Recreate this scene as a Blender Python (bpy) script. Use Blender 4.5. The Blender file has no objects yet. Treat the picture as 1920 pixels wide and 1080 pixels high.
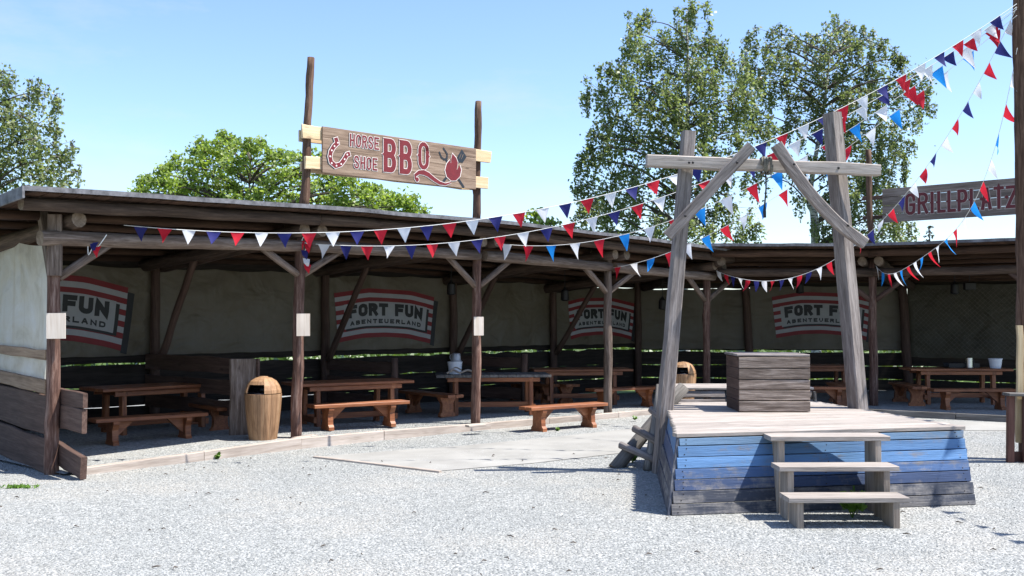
import bpy, bmesh, math, random
import numpy as np
from mathutils import Vector, Matrix, noise, Quaternion

random.seed(7)
np.random.seed(7)
scn = bpy.context.scene
COL = scn.collection
R = math.radians

# ---------------------------------------------------------------- camera, sky, sun, exposure
EYE = Vector((0, 0, 1.8))
FPX = 2000.0
PITCH = math.atan(50 / FPX)
cam_d = bpy.data.cameras.new("camera")
cam_d.sensor_width = 36
cam_d.lens = 36 * FPX / 1920
cam_d.clip_start = 0.1
cam_d.clip_end = 3000
cam = bpy.data.objects.new("camera", cam_d)
cam.location = EYE
cam.rotation_euler = (math.pi / 2 + PITCH, 0, 0)
COL.objects.link(cam)
scn.camera = cam

SUN_EL = R(61)
SUN_H = Vector((0.985, -0.172, 0)).normalized()
SUN = Vector((SUN_H.x * math.cos(SUN_EL), SUN_H.y * math.cos(SUN_EL), math.sin(SUN_EL)))
world = bpy.data.worlds.new("World")
scn.world = world
world.use_nodes = True
wn = world.node_tree
wn.nodes.clear()
sky = wn.nodes.new("ShaderNodeTexSky")
sky.sky_type = 'NISHITA'
sky.sun_disc = False
sky.sun_elevation = SUN_EL
sky.sun_rotation = math.atan2(SUN_H.x, SUN_H.y)
sky.altitude = 300
sky.air_density = 1.0
sky.dust_density = 0.6
sky.ozone_density = 0.4
bg = wn.nodes.new("ShaderNodeBackground")
bg.inputs[1].default_value = 0.1
wo = wn.nodes.new("ShaderNodeOutputWorld")
tint = wn.nodes.new("ShaderNodeMix")
tint.data_type = 'RGBA'
tint.blend_type = 'MULTIPLY'
tint.inputs[0].default_value = 1.0
tint.inputs[7].default_value = (1.0, 1.1, 1.3, 1)
wn.links.new(sky.outputs[0], tint.inputs[6])
# thin high cloud, hardly there
wtc = wn.nodes.new("ShaderNodeTexCoord")
wmp = wn.nodes.new("ShaderNodeMapping")
wmp.inputs["Scale"].default_value = (1.0, 1.0, 3.2)
wmp.inputs["Location"].default_value = (0.35, 0.1, 0.0)
wnz = wn.nodes.new("ShaderNodeTexNoise")
wnz.inputs["Scale"].default_value = 3.4
wnz.inputs["Detail"].default_value = 7
wnz.inputs["Roughness"].default_value = 0.62
wrp = wn.nodes.new("ShaderNodeValToRGB")
wrp.color_ramp.elements[0].position = 0.52
wrp.color_ramp.elements[0].color = (0, 0, 0, 1)
wrp.color_ramp.elements[1].position = 0.80
wrp.color_ramp.elements[1].color = (0.5, 0.5, 0.5, 1)
wcl = wn.nodes.new("ShaderNodeMix")
wcl.data_type = 'RGBA'
wcl.inputs[7].default_value = (4.3, 4.5, 4.7, 1)
wn.links.new(wtc.outputs["Generated"], wmp.inputs[0])
wn.links.new(wmp.outputs[0], wnz.inputs["Vector"])
wn.links.new(wnz.outputs[0], wrp.inputs[0])
wn.links.new(wrp.outputs[0], wcl.inputs[0])
wn.links.new(tint.outputs[2], wcl.inputs[6])
wn.links.new(wcl.outputs[2], bg.inputs[0])
wn.links.new(bg.outputs[0], wo.inputs[0])

sun_d = bpy.data.lights.new("sun", 'SUN')
sun_d.energy = 5.0
sun_d.angle = R(0.5)
sun_d.color = (1.0, 0.962, 0.905)
sun = bpy.data.objects.new("sun", sun_d)
sun.rotation_euler = SUN.to_track_quat('Z', 'Y').to_euler()
sun.location = (20, -5, 30)
COL.objects.link(sun)

scn.view_settings.view_transform = 'Standard'
scn.view_settings.look = 'None'
scn.view_settings.exposure = 1.05
scn.view_settings.gamma = 1
scn.view_settings.use_curve_mapping = False
scn.cycles.max_bounces = 8
scn.cycles.diffuse_bounces = 4
scn.cycles.transparent_max_bounces = 8

# ---------------------------------------------------------------- measuring helpers (photo pixel -> place)
_F = Vector((0, math.cos(PITCH), math.sin(PITCH)))
_U = Vector((0, -math.sin(PITCH), math.cos(PITCH)))


def ray(px, py):
    return _F + Vector(((px - 960) / FPX, 0, 0)) + _U * ((540 - py) / FPX)


def G(px, py, z=0.0):
    d = ray(px, py)
    return EYE + d * ((z - EYE.z) / d.z)


def D(px, py, y):
    d = ray(px, py)
    return EYE + d * (y / d.y)


def V(px, py, A, B):
    """point seen at a pixel, on the upright plane through A and B"""
    d = ray(px, py)
    e = Vector((B[0] - A[0], B[1] - A[1]))
    n = Vector((-e.y, e.x))
    t = (n.x * A[0] + n.y * A[1]) / (n.x * d.x + n.y * d.y)
    return EYE + d * t


# ---------------------------------------------------------------- materials
MATS = {}


def new_mat(name):
    m = bpy.data.materials.new(name)
    m.use_nodes = True
    nt = m.node_tree
    return m, nt, nt.nodes, nt.links, nt.nodes["Principled BSDF"]


def ramp(nodes, stops):
    r = nodes.new("ShaderNodeValToRGB")
    el = r.color_ramp.elements
    while len(el) < len(stops):
        el.new(0.5)
    for e, (p, c) in zip(el, stops):
        e.position = p
        e.color = (*c, 1) if len(c) == 3 else c
    return r


def noise_node(nodes, links, vec, scale, detail=4, rough=0.6, dist=0.0):
    n = nodes.new("ShaderNodeTexNoise")
    n.inputs["Scale"].default_value = scale
    n.inputs["Detail"].default_value = detail
    n.inputs["Roughness"].default_value = rough
    n.inputs["Distortion"].default_value = dist
    if vec is not None:
        links.new(vec, n.inputs["Vector"])
    return n


def mix_col(nodes, links, fac, a, b, mode='MIX'):
    m = nodes.new("ShaderNodeMix")
    m.data_type = 'RGBA'
    m.blend_type = mode
    for sock, val in ((m.inputs[0], fac), (m.inputs[6], a), (m.inputs[7], b)):
        if hasattr(val, "default_value") or hasattr(val, "links"):
            links.new(val, sock)
        elif isinstance(val, (int, float)):
            sock.default_value = val
        else:
            sock.default_value = (*val, 1)
    return m.outputs[2]


def math_node(nodes, links, op, a, b=0.0, clamp=False):
    m = nodes.new("ShaderNodeMath")
    m.operation = op
    m.use_clamp = clamp
    for i, v in enumerate((a, b)):
        if isinstance(v, (int, float)):
            m.inputs[i].default_value = v
        else:
            links.new(v, m.inputs[i])
    return m.outputs[0]


def wood(name, dark, mid, light, rough=0.75, gs=16.0, bump=0.35, paint=None, wear=0.5, spec=0.3, var=0.35):
    """grain runs along each piece's own X axis; 'paint' adds a worn coat"""
    m, nt, N, L, P = new_mat(name)
    tc = N.new("ShaderNodeTexCoord")
    oi = N.new("ShaderNodeObjectInfo")
    add = N.new("ShaderNodeVectorMath")
    add.operation = 'ADD'
    mul = N.new("ShaderNodeVectorMath")
    mul.operation = 'SCALE'
    mul.inputs[0].default_value = (13.1, 7.7, 5.3)
    L.new(oi.outputs["Random"], mul.inputs["Scale"])
    L.new(tc.outputs["Object"], add.inputs[0])
    L.new(mul.outputs[0], add.inputs[1])
    mp = N.new("ShaderNodeMapping")
    mp.inputs["Scale"].default_value = (0.07, 1, 1)
    L.new(add.outputs[0], mp.inputs[0])
    g1 = noise_node(N, L, mp.outputs[0], gs, 7, 0.65, 0.6)
    g2 = noise_node(N, L, mp.outputs[0], gs * 4.5, 3, 0.6, 0.2)
    big = noise_node(N, L, add.outputs[0], 1.7, 3, 0.55)
    gsum = math_node(N, L, 'ADD', math_node(N, L, 'MULTIPLY', g1.outputs[0], 0.65), math_node(N, L, 'MULTIPLY', g2.outputs[0], 0.35))
    cr = ramp(N, [(0.34, dark), (0.5, mid), (0.66, light)])
    L.new(gsum, cr.inputs[0])
    c = cr.outputs[0]
    fac = math_node(N, L, 'ADD', math_node(N, L, 'MULTIPLY', oi.outputs["Random"], var), 1.0 - var * 0.5)
    fac = math_node(N, L, 'MULTIPLY', fac, math_node(N, L, 'ADD', math_node(N, L, 'MULTIPLY', big.outputs[0], 0.5), 0.75))
    hs = N.new("ShaderNodeHueSaturation")
    L.new(fac, hs.inputs["Value"])
    L.new(c, hs.inputs["Color"])
    c = hs.outputs[0]
    # knots
    vo = N.new("ShaderNodeTexVoronoi")
    vo.inputs["Scale"].default_value = 1.0
    mk = N.new("ShaderNodeMapping")
    mk.inputs["Scale"].default_value = (2.0, 6.0, 6.0)
    L.new(add.outputs[0], mk.inputs[0])
    L.new(mk.outputs[0], vo.inputs["Vector"])
    kr = ramp(N, [(0.05, (1, 1, 1)), (0.13, (0, 0, 0))])
    L.new(vo.outputs["Distance"], kr.inputs[0])
    c = mix_col(N, L, math_node(N, L, 'MULTIPLY', kr.outputs[0], 0.55), c, tuple(x * 0.45 for x in dark))
    if paint:
        pn = noise_node(N, L, mp.outputs[0], gs * 0.5, 8, 0.75, 0.4)
        pb = noise_node(N, L, add.outputs[0], 5.0, 6, 0.7)
        s = math_node(N, L, 'ADD', math_node(N, L, 'MULTIPLY', pn.outputs[0], 0.5), math_node(N, L, 'MULTIPLY', pb.outputs[0], 0.5))
        pr = ramp(N, [(wear - 0.05, (0.15, 0.15, 0.15)), (wear + 0.05, (1, 1, 1))])
        L.new(s, pr.inputs[0])
        ph = N.new("ShaderNodeHueSaturation")
        ph.inputs["Color"].default_value = (*paint, 1)
        L.new(math_node(N, L, 'MULTIPLY', fac, math_node(N, L, 'ADD', math_node(N, L, 'MULTIPLY', gsum, 0.9), 0.55)), ph.inputs["Value"])
        c = mix_col(N, L, pr.outputs[0], c, ph.outputs[0])
    L.new(c, P.inputs["Base Color"])
    P.inputs["Roughness"].default_value = rough
    P.inputs["Specular IOR Level"].default_value = spec
    bp = N.new("ShaderNodeBump")
    bp.inputs["Strength"].default_value = bump
    bp.inputs["Distance"].default_value = 0.012
    L.new(gsum, bp.inputs["Height"])
    L.new(bp.outputs[0], P.inputs["Normal"])
    MATS[name] = m
    return m


def plain(name, col, rough=0.6, metal=0.0, var=0.2, scale=6.0, bump=0.0, spec=0.4):
    m, nt, N, L, P = new_mat(name)
    tc = N.new("ShaderNodeTexCoord")
    n = noise_node(N, L, tc.outputs["Object"], scale, 5, 0.65)
    cr = ramp(N, [(0.3, tuple(c * (1 - var) for c in col)), (0.7, tuple(min(1, c * (1 + var)) for c in col))])
    L.new(n.outputs[0], cr.inputs[0])
    L.new(cr.outputs[0], P.inputs["Base Color"])
    P.inputs["Roughness"].default_value = rough
    P.inputs["Metallic"].default_value = metal
    P.inputs["Specular IOR Level"].default_value = spec
    if bump:
        bp = N.new("ShaderNodeBump")
        bp.inputs["Strength"].default_value = bump
        bp.inputs["Distance"].default_value = 0.01
        L.new(n.outputs[0], bp.inputs["Height"])
        L.new(bp.outputs[0], P.inputs["Normal"])
    MATS[name] = m
    return m


def cloth(name, col, trans=0.35, var=0.08):
    m, nt, N, L, P = new_mat(name)
    tc = N.new("ShaderNodeTexCoord")
    n = noise_node(N, L, tc.outputs["Object"], 5, 4)
    cr = ramp(N, [(0.3, tuple(c * (1 - var) for c in col)), (0.7, tuple(min(1, c * (1 + var)) for c in col))])
    L.new(n.outputs[0], cr.inputs[0])
    L.new(cr.outputs[0], P.inputs["Base Color"])
    P.inputs["Roughness"].default_value = 0.7
    P.inputs["Specular IOR Level"].default_value = 0.2
    tr = N.new("ShaderNodeBsdfTranslucent")
    L.new(cr.outputs[0], tr.inputs[0])
    mx = N.new("ShaderNodeMixShader")
    mx.inputs[0].default_value = trans
    L.new(P.outputs[0], mx.inputs[1])
    L.new(tr.outputs[0], mx.inputs[2])
    L.new(mx.outputs[0], N["Material Output"].inputs[0])
    MATS[name] = m
    return m


def leafmat(name, cols, trans=0.3, rough=0.42, glow=(1.7, 1.55, 0.9)):
    m, nt, N, L, P = new_mat(name)
    ge = N.new("ShaderNodeNewGeometry")
    cr = ramp(N, [(i / (len(cols) - 1), c) for i, c in enumerate(cols)])
    tcn = N.new("ShaderNodeTexCoord")
    nz = noise_node(N, L, tcn.outputs["Object"], 0.6, 3)
    v = math_node(N, L, 'ADD', math_node(N, L, 'MULTIPLY', ge.outputs["Random Per Island"], 0.7), math_node(N, L, 'SUBTRACT', math_node(N, L, 'MULTIPLY', nz.outputs[0], 1.0), 0.35), True)
    L.new(v, cr.inputs[0])
    L.new(cr.outputs[0], P.inputs["Base Color"])
    P.inputs["Roughness"].default_value = rough
    P.inputs["Specular IOR Level"].default_value = 0.5
    tr = N.new("ShaderNodeBsdfTranslucent")
    L.new(mix_col(N, L, 1.0, cr.outputs[0], glow, 'MULTIPLY'), tr.inputs[0])
    mx = N.new("ShaderNodeMixShader")
    mx.inputs[0].default_value = trans
    L.new(P.outputs[0], mx.inputs[1])
    L.new(tr.outputs[0], mx.inputs[2])
    L.new(mx.outputs[0], N["Material Output"].inputs[0])
    MATS[name] = m
    return m


wood('grey_wood', (0.07, 0.058, 0.052), (0.175, 0.15, 0.137), (0.30, 0.265, 0.245), 0.85, 20, 0.9)
wood('pale_grey_wood', (0.18, 0.153, 0.13), (0.30, 0.263, 0.232), (0.41, 0.365, 0.328), 0.8, 20, 0.5, var=0.28)
wood('step_wood', (0.17, 0.135, 0.105), (0.31, 0.255, 0.205), (0.45, 0.38, 0.31), 0.8, 16, 0.4, var=0.2)
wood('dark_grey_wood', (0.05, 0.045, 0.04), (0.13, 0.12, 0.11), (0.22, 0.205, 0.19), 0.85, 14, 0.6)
wood('crate_wood', (0.06, 0.042, 0.033), (0.20, 0.155, 0.125), (0.40, 0.33, 0.28), 0.85, 24, 0.9, var=0.3)
wood('red_brown_wood', (0.055, 0.022, 0.015), (0.09, 0.036, 0.025), (0.125, 0.055, 0.04), 0.6, 14, 0.3)
wood('post_bark', (0.03, 0.013, 0.009), (0.115, 0.06, 0.044), (0.29, 0.20, 0.16), 0.85, 24, 1.2)
wood('post_grey', (0.055, 0.036, 0.026), (0.145, 0.105, 0.082), (0.28, 0.22, 0.185), 0.85, 22, 1.0)
wood('pole_bark', (0.03, 0.014, 0.009), (0.10, 0.056, 0.036), (0.22, 0.14, 0.098), 0.9, 18, 1.2)
wood('beam_wood', (0.024, 0.015, 0.011), (0.06, 0.039, 0.028), (0.12, 0.082, 0.06), 0.85, 16, 0.9)
wood('roof_wood', (0.022, 0.011, 0.007), (0.052, 0.027, 0.016), (0.095, 0.053, 0.033), 0.85, 13, 0.5)
wood('brown_plank', (0.045, 0.025, 0.018), (0.085, 0.05, 0.038), (0.13, 0.085, 0.066), 0.8, 13, 0.6)
wood('tan_plank', (0.16, 0.10, 0.06), (0.27, 0.18, 0.115), (0.38, 0.27, 0.18), 0.8, 13, 0.4)
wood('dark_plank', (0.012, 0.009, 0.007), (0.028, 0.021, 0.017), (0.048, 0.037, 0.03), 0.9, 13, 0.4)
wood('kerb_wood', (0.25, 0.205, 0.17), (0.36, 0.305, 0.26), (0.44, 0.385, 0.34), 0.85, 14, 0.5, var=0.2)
wood('bench_wood', (0.11, 0.036, 0.015), (0.235, 0.08, 0.031), (0.36, 0.145, 0.06), 0.5, 13, 0.3, spec=0.4, var=0.35)
wood('raw_pine', (0.45, 0.30, 0.15), (0.60, 0.44, 0.26), (0.68, 0.54, 0.36), 0.7, 9, 0.25, var=0.1)
wood('slab_pine', (0.33, 0.23, 0.12), (0.47, 0.35, 0.20), (0.58, 0.46, 0.29), 0.75, 9, 0.2, var=0.1)
wood('sign_wood', (0.085, 0.052, 0.033), (0.21, 0.142, 0.098), (0.34, 0.25, 0.18), 0.6, 12, 0.1, var=0.12)
wood('sign_wood_grey', (0.075, 0.055, 0.045), (0.16, 0.125, 0.105), (0.26, 0.215, 0.185), 0.6, 10, 0.1, var=0.2)
wood('bin_wood', (0.17, 0.09, 0.045), (0.30, 0.17, 0.088), (0.40, 0.25, 0.14), 0.6, 11, 0.3, var=0.3)
wood('plywood', (0.46, 0.37, 0.29), (0.60, 0.52, 0.44), (0.68, 0.61, 0.54), 0.8, 9, 0.15, var=0.1)
wood('end_grain', (0.09, 0.062, 0.042), (0.165, 0.12, 0.085), (0.24, 0.185, 0.14), 0.85, 12, 0.3)
wood('blue_light', (0.09, 0.085, 0.085), (0.20, 0.185, 0.175), (0.30, 0.28, 0.265), 0.7, 20, 0.7, paint=(0.095, 0.195, 0.36), wear=0.425)
wood('blue_pale', (0.09, 0.085, 0.085), (0.20, 0.185, 0.175), (0.30, 0.28, 0.265), 0.7, 20, 0.7, paint=(0.11, 0.185, 0.28), wear=0.44)
wood('blue_mid', (0.09, 0.085, 0.085), (0.20, 0.185, 0.175), (0.30, 0.28, 0.265), 0.7, 20, 0.7, paint=(0.058, 0.105, 0.21), wear=0.435)
wood('blue_dark', (0.09, 0.085, 0.085), (0.20, 0.185, 0.175), (0.30, 0.28, 0.265), 0.7, 20, 0.7, paint=(0.042, 0.065, 0.13), wear=0.45)
wood('blue_black', (0.10, 0.095, 0.093), (0.22, 0.205, 0.195), (0.33, 0.31, 0.29), 0.7, 17, 0.7, paint=(0.05, 0.056, 0.075), wear=0.49)
plain('felt', (0.12, 0.12, 0.13), 0.8, 0, 0.6, 7, 0.6)
plain('iron', (0.03, 0.028, 0.028), 0.5, 0.6)
plain('black_plastic', (0.012, 0.012, 0.016), 0.35)
plain('rope_fibre', (0.16, 0.145, 0.115), 0.9, 0, 0.4, 60, 0.6)
plain('dark_rope', (0.03, 0.028, 0.03), 0.9, 0, 0.3, 40)
plain('cord', (0.72, 0.72, 0.70), 0.8, 0, 0.05)
plain('white_plastic', (0.62, 0.64, 0.68), 0.4, 0, 0.06)
plain('grey_enamel', (0.28, 0.29, 0.32), 0.35, 0.3, 0.25)
plain('steel', (0.55, 0.56, 0.58), 0.25, 1.0, 0.1)
plain('print_red', (0.19, 0.014, 0.018), 0.6, 0, 0.1)
plain('print_white', (0.34, 0.34, 0.35), 0.6, 0, 0.06)
plain('print_black', (0.014, 0.014, 0.016), 0.55, 0, 0.1)
plain('sign_red', (0.155, 0.012, 0.016), 0.55, 0, 0.18, 14)
plain('sign_dark_red', (0.105, 0.012, 0.016), 0.55, 0, 0.18, 14)
plain('sign_white', (0.66, 0.60, 0.55), 0.6, 0, 0.05)
plain('sign_pale', (0.36, 0.31, 0.28), 0.6, 0, 0.05)
plain('sign_black', (0.014, 0.02, 0.028), 0.55, 0, 0.1)
cloth('flag_red', (0.60, 0.022, 0.04))
cloth('flag_white', (0.80, 0.80, 0.82))
cloth('flag_navy', (0.03, 0.032, 0.16))
cloth('flag_blue', (0.02, 0.26, 0.72))
leafmat('birch_leaf', [(0.085, 0.11, 0.04), (0.145, 0.178, 0.068), (0.20, 0.235, 0.10), (0.30, 0.32, 0.175)], 0.52, glow=(1.4, 1.5, 0.9))
leafmat('birch_leaf_dark', [(0.075, 0.098, 0.042), (0.13, 0.158, 0.066), (0.185, 0.212, 0.098), (0.275, 0.295, 0.165)], 0.5, glow=(1.35, 1.45, 0.9))
leafmat('lime_leaf', [(0.12, 0.175, 0.03), (0.18, 0.25, 0.046), (0.24, 0.315, 0.078), (0.32, 0.375, 0.12)], 0.55, glow=(1.5, 1.55, 0.8))
leafmat('conifer_leaf', [(0.05, 0.05, 0.035), (0.08, 0.075, 0.05)], 0.1)
leafmat('grass_blade', [(0.035, 0.065, 0.012), (0.07, 0.12, 0.02), (0.11, 0.16, 0.035)], 0.25)
leafmat('weed_leaf', [(0.06, 0.14, 0.015), (0.14, 0.25, 0.03)], 0.3)
plain('bark_dark', (0.075, 0.06, 0.048), 0.9, 0, 0.5, 9, 0.6)


def birch_bark():
    m, nt, N, L, P = new_mat('birch_bark')
    tc = N.new("ShaderNodeTexCoord")
    mp = N.new("ShaderNodeMapping")
    mp.inputs["Scale"].default_value = (2, 2, 7)
    L.new(tc.outputs["Object"], mp.inputs[0])
    n = noise_node(N, L, mp.outputs[0], 3, 5, 0.7)
    cr = ramp(N, [(0.42, (0.04, 0.035, 0.03)), (0.52, (0.42, 0.40, 0.37)), (0.7, (0.55, 0.53, 0.5))])
    L.new(n.outputs[0], cr.inputs[0])
    L.new(cr.outputs[0], P.inputs["Base Color"])
    P.inputs["Roughness"].default_value = 0.8
    MATS['birch_bark'] = m


birch_bark()


def tarp_mat(name, base, trans, net=False):
    m, nt, N, L, P = new_mat(name)
    tc = N.new("ShaderNodeTexCoord")
    n1 = noise_node(N, L, tc.outputs["Object"], 1.3, 6, 0.65, 0.5)
    n2 = noise_node(N, L, tc.outputs["Object"], 7, 5, 0.7)
    cr = ramp(N, [(0.3, tuple(c * f for c, f in zip(base, (0.55, 0.48, 0.36)))), (0.47, tuple(c * f for c, f in zip(base, (0.85, 0.8, 0.7)))), (0.7, base)])
    L.new(n1.outputs[0], cr.inputs[0])
    c = mix_col(N, L, math_node(N, L, 'MULTIPLY', n2.outputs[0], 0.35), cr.outputs[0], tuple(x * 0.6 for x in base))
    # rain streaks run down the cloth
    mp = N.new("ShaderNodeMapping")
    mp.inputs["Scale"].default_value = (9, 9, 0.5)
    L.new(tc.outputs["Object"], mp.inputs[0])
    n3 = noise_node(N, L, mp.outputs[0], 1.0, 4)
    sr = ramp(N, [(0.55, (0, 0, 0)), (0.75, (1, 1, 1))])
    L.new(n3.outputs[0], sr.inputs[0])
    c = mix_col(N, L, math_node(N, L, 'MULTIPLY', sr.outputs[0], 0.4), c, tuple(x * f for x, f in zip(base, (0.6, 0.5, 0.35))))
    L.new(c, P.inputs["Base Color"])
    P.inputs["Roughness"].default_value = 0.55
    # folds
    mw = N.new("ShaderNodeMapping")
    mw.inputs["Rotation"].default_value = (0.3, 0.7, 0.4)
    mw.inputs["Scale"].default_value = (0.5, 2.2, 2.2)
    L.new(tc.outputs["Object"], mw.inputs[0])
    nw = noise_node(N, L, mw.outputs[0], 1.1, 2.5, 0.5, 0.5)
    bp = N.new("ShaderNodeBump")
    bp.inputs["Strength"].default_value = 0.6
    bp.inputs["Distance"].default_value = 0.15
    L.new(nw.outputs[0], bp.inputs["Height"])
    L.new(bp.outputs[0], P.inputs["Normal"])
    tr = N.new("ShaderNodeBsdfTranslucent")
    L.new(c, tr.inputs[0])
    mx = N.new("ShaderNodeMixShader")
    mx.inputs[0].default_value = trans
    L.new(P.outputs[0], mx.inputs[1])
    L.new(tr.outputs[0], mx.inputs[2])
    L.new(mx.outputs[0], N["Material Output"].inputs[0])
    MATS[name] = m


tarp_mat('tarp', (0.14, 0.118, 0.085), 0.02)
tarp_mat('tarp_end', (0.80, 0.79, 0.75), 0.5)
tarp_mat('tarp_olive', (0.07, 0.063, 0.04), 0.02)


def gravel_mat(name, scale, tint=(1, 1, 1), bump=1.0):
    m, nt, N, L, P = new_mat(name)
    tc = N.new("ShaderNodeTexCoord")
    v = N.new("ShaderNodeTexVoronoi")
    v.inputs["Scale"].default_value = scale
    v.inputs["Randomness"].default_value = 1
    L.new(tc.outputs["Object"], v.inputs["Vector"])
    sep = N.new("ShaderNodeSeparateColor")
    L.new(v.outputs["Color"], sep.inputs[0])
    cr = ramp(N, [(0.0, (0.18, 0.185, 0.178)), (0.35, (0.245, 0.25, 0.24)), (0.75, (0.31, 0.315, 0.30)), (1.0, (0.39, 0.39, 0.375))])
    L.new(sep.outputs[0], cr.inputs[0])
    n = noise_node(N, L, tc.outputs["Object"], 0.55, 5, 0.6, 0.3)
    dr = ramp(N, [(0.47, (0, 0, 0)), (0.68, (1, 1, 1))])
    L.new(n.outputs[0], dr.inputs[0])
    n4 = noise_node(N, L, tc.outputs["Object"], 90, 3, 0.7)
    dust = ramp(N, [(0.3, (0.30, 0.28, 0.245)), (0.7, (0.41, 0.385, 0.34))])
    L.new(n4.outputs[0], dust.inputs[0])
    c = mix_col(N, L, math_node(N, L, 'MULTIPLY', dr.outputs[0], 0.6), cr.outputs[0], dust.outputs[0])
    c = mix_col(N, L, 1.0, c, tint, 'MULTIPLY')
    L.new(c, P.inputs["Base Color"])
    P.inputs["Roughness"].default_value = 0.9
    P.inputs["Specular IOR Level"].default_value = 0.2
    bp = N.new("ShaderNodeBump")
    bp.inputs["Strength"].default_value = bump
    bp.inputs["Distance"].default_value = 0.02
    inv = math_node(N, L, 'SUBTRACT', 1.0, v.outputs["Distance"])
    L.new(inv, bp.inputs["Height"])
    L.new(bp.outputs[0], P.inputs["Normal"])
    MATS[name] = m


gravel_mat('gravel_ground', 38)
gravel_mat('gravel_floor', 30)


def pebble_mat():
    m, nt, N, L, P = new_mat('pebble')
    oi = N.new("ShaderNodeObjectInfo")
    cr = ramp(N, [(0.0, (0.15, 0.153, 0.148)), (0.12, (0.232, 0.238, 0.228)), (0.88, (0.315, 0.32, 0.305)), (1.0, (0.43, 0.43, 0.41))])
    L.new(oi.outputs["Random"], cr.inputs[0])
    L.new(cr.outputs[0], P.inputs["Base Color"])
    P.inputs["Roughness"].default_value = 0.85
    P.inputs["Specular IOR Level"].default_value = 0.25
    MATS['pebble'] = m


pebble_mat()


def concrete_mat():
    m, nt, N, L, P = new_mat('concrete')
    tc = N.new("ShaderNodeTexCoord")
    n = noise_node(N, L, tc.outputs["Object"], 1.2, 8, 0.65, 0.3)
    n2 = noise_node(N, L, tc.outputs["Object"], 45, 3, 0.7)
    cr = ramp(N, [(0.3, (0.20, 0.195, 0.18)), (0.7, (0.31, 0.303, 0.282))])
    L.new(n.outputs[0], cr.inputs[0])
    v = N.new("ShaderNodeTexVoronoi")
    v.inputs["Scale"].default_value = 34
    L.new(tc.outputs["Object"], v.inputs["Vector"])
    st = ramp(N, [(0.18, (1, 1, 1)), (0.24, (0, 0, 0))])
    L.new(v.outputs["Distance"], st.inputs[0])
    n3 = noise_node(N, L, tc.outputs["Object"], 1.6, 4)
    ms = ramp(N, [(0.5, (0, 0, 0)), (0.62, (1, 1, 1))])
    L.new(n3.outputs[0], ms.inputs[0])
    f = math_node(N, L, 'MULTIPLY', st.outputs[0], ms.outputs[0])
    c = mix_col(N, L, f, cr.outputs[0], (0.40, 0.41, 0.41))
    c = mix_col(N, L, math_node(N, L, 'MULTIPLY', n2.outputs[0], 0.3), c, (0.33, 0.32, 0.29))
    L.new(c, P.inputs["Base Color"])
    P.inputs["Roughness"].default_value = 0.9
    bp = N.new("ShaderNodeBump")
    bp.inputs["Strength"].default_value = 0.4
    bp.inputs["Distance"].default_value = 0.01
    L.new(n2.outputs[0], bp.inputs["Height"])
    L.new(bp.outputs[0], P.inputs["Normal"])
    MATS['concrete'] = m


concrete_mat()


def meadow_mat():
    m, nt, N, L, P = new_mat('meadow')
    tc = N.new("ShaderNodeTexCoord")
    n = noise_node(N, L, tc.outputs["Object"], 2.2, 8, 0.75)
    cr = ramp(N, [(0.3, (0.035, 0.07, 0.012)), (0.5, (0.085, 0.15, 0.025)), (0.68, (0.17, 0.24, 0.05))])
    L.new(n.outputs[0], cr.inputs[0])
    L.new(cr.outputs[0], P.inputs["Base Color"])
    P.inputs["Roughness"].default_value = 0.9
    MATS['meadow'] = m


meadow_mat()

# ---------------------------------------------------------------- object helpers
WM = {}


def tag(o, label=None, cat=None, group=None, kind=None):
    if label:
        o["label"] = label
    if cat:
        o["category"] = cat
    if group:
        o["group"] = group
    if kind:
        o["kind"] = kind
    return o


def thing(name, label, cat, loc=(0, 0, 0), rz=0.0, group=None):
    o = bpy.data.objects.new(name, None)
    o.empty_display_size = 0.2
    o.location = loc
    o.rotation_euler = (0, 0, rz)
    COL.objects.link(o)
    WM[o] = Matrix.Translation(Vector(loc)) @ Matrix.Rotation(rz, 4, 'Z')
    return tag(o, label, cat, group)


def place(o, M, parent):
    COL.objects.link(o)
    WM[o] = M
    if parent is not None:
        o.parent = parent
        o.matrix_basis = WM[parent].inverted() @ M
    else:
        o.matrix_basis = M
    return o


def mk(name, verts, faces, mats, parent=None, M=None, smooth=False, midx=None):
    me = bpy.data.meshes.new(name)
    me.from_pydata([tuple(v) for v in verts], [], faces)
    for m in (mats if isinstance(mats, (list, tuple)) else [mats]):
        me.materials.append(MATS[m] if isinstance(m, str) else m)
    if midx is not None:
        me.polygons.foreach_set("material_index", midx)
    if smooth:
        me.polygons.foreach_set("use_smooth", [True] * len(me.polygons))
    me.update()
    o = bpy.data.objects.new(name, me)
    return place(o, M if M is not None else Matrix.Identity(4), parent)


def frame(A, B, up=(0, 0, 1)):
    A, B, up = Vector(A), Vector(B), Vector(up)
    x = (B - A).normalized()
    if abs(x.dot(up.normalized())) > 0.98:
        up = Vector((0, -1, 0)) if abs(x.y) < 0.9 else Vector((1, 0, 0))
    y = up.cross(x).normalized()
    z = x.cross(y).normalized()
    M = Matrix((x, y, z)).transposed().to_4x4()
    M.translation = (A + B) / 2
    return M


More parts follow.
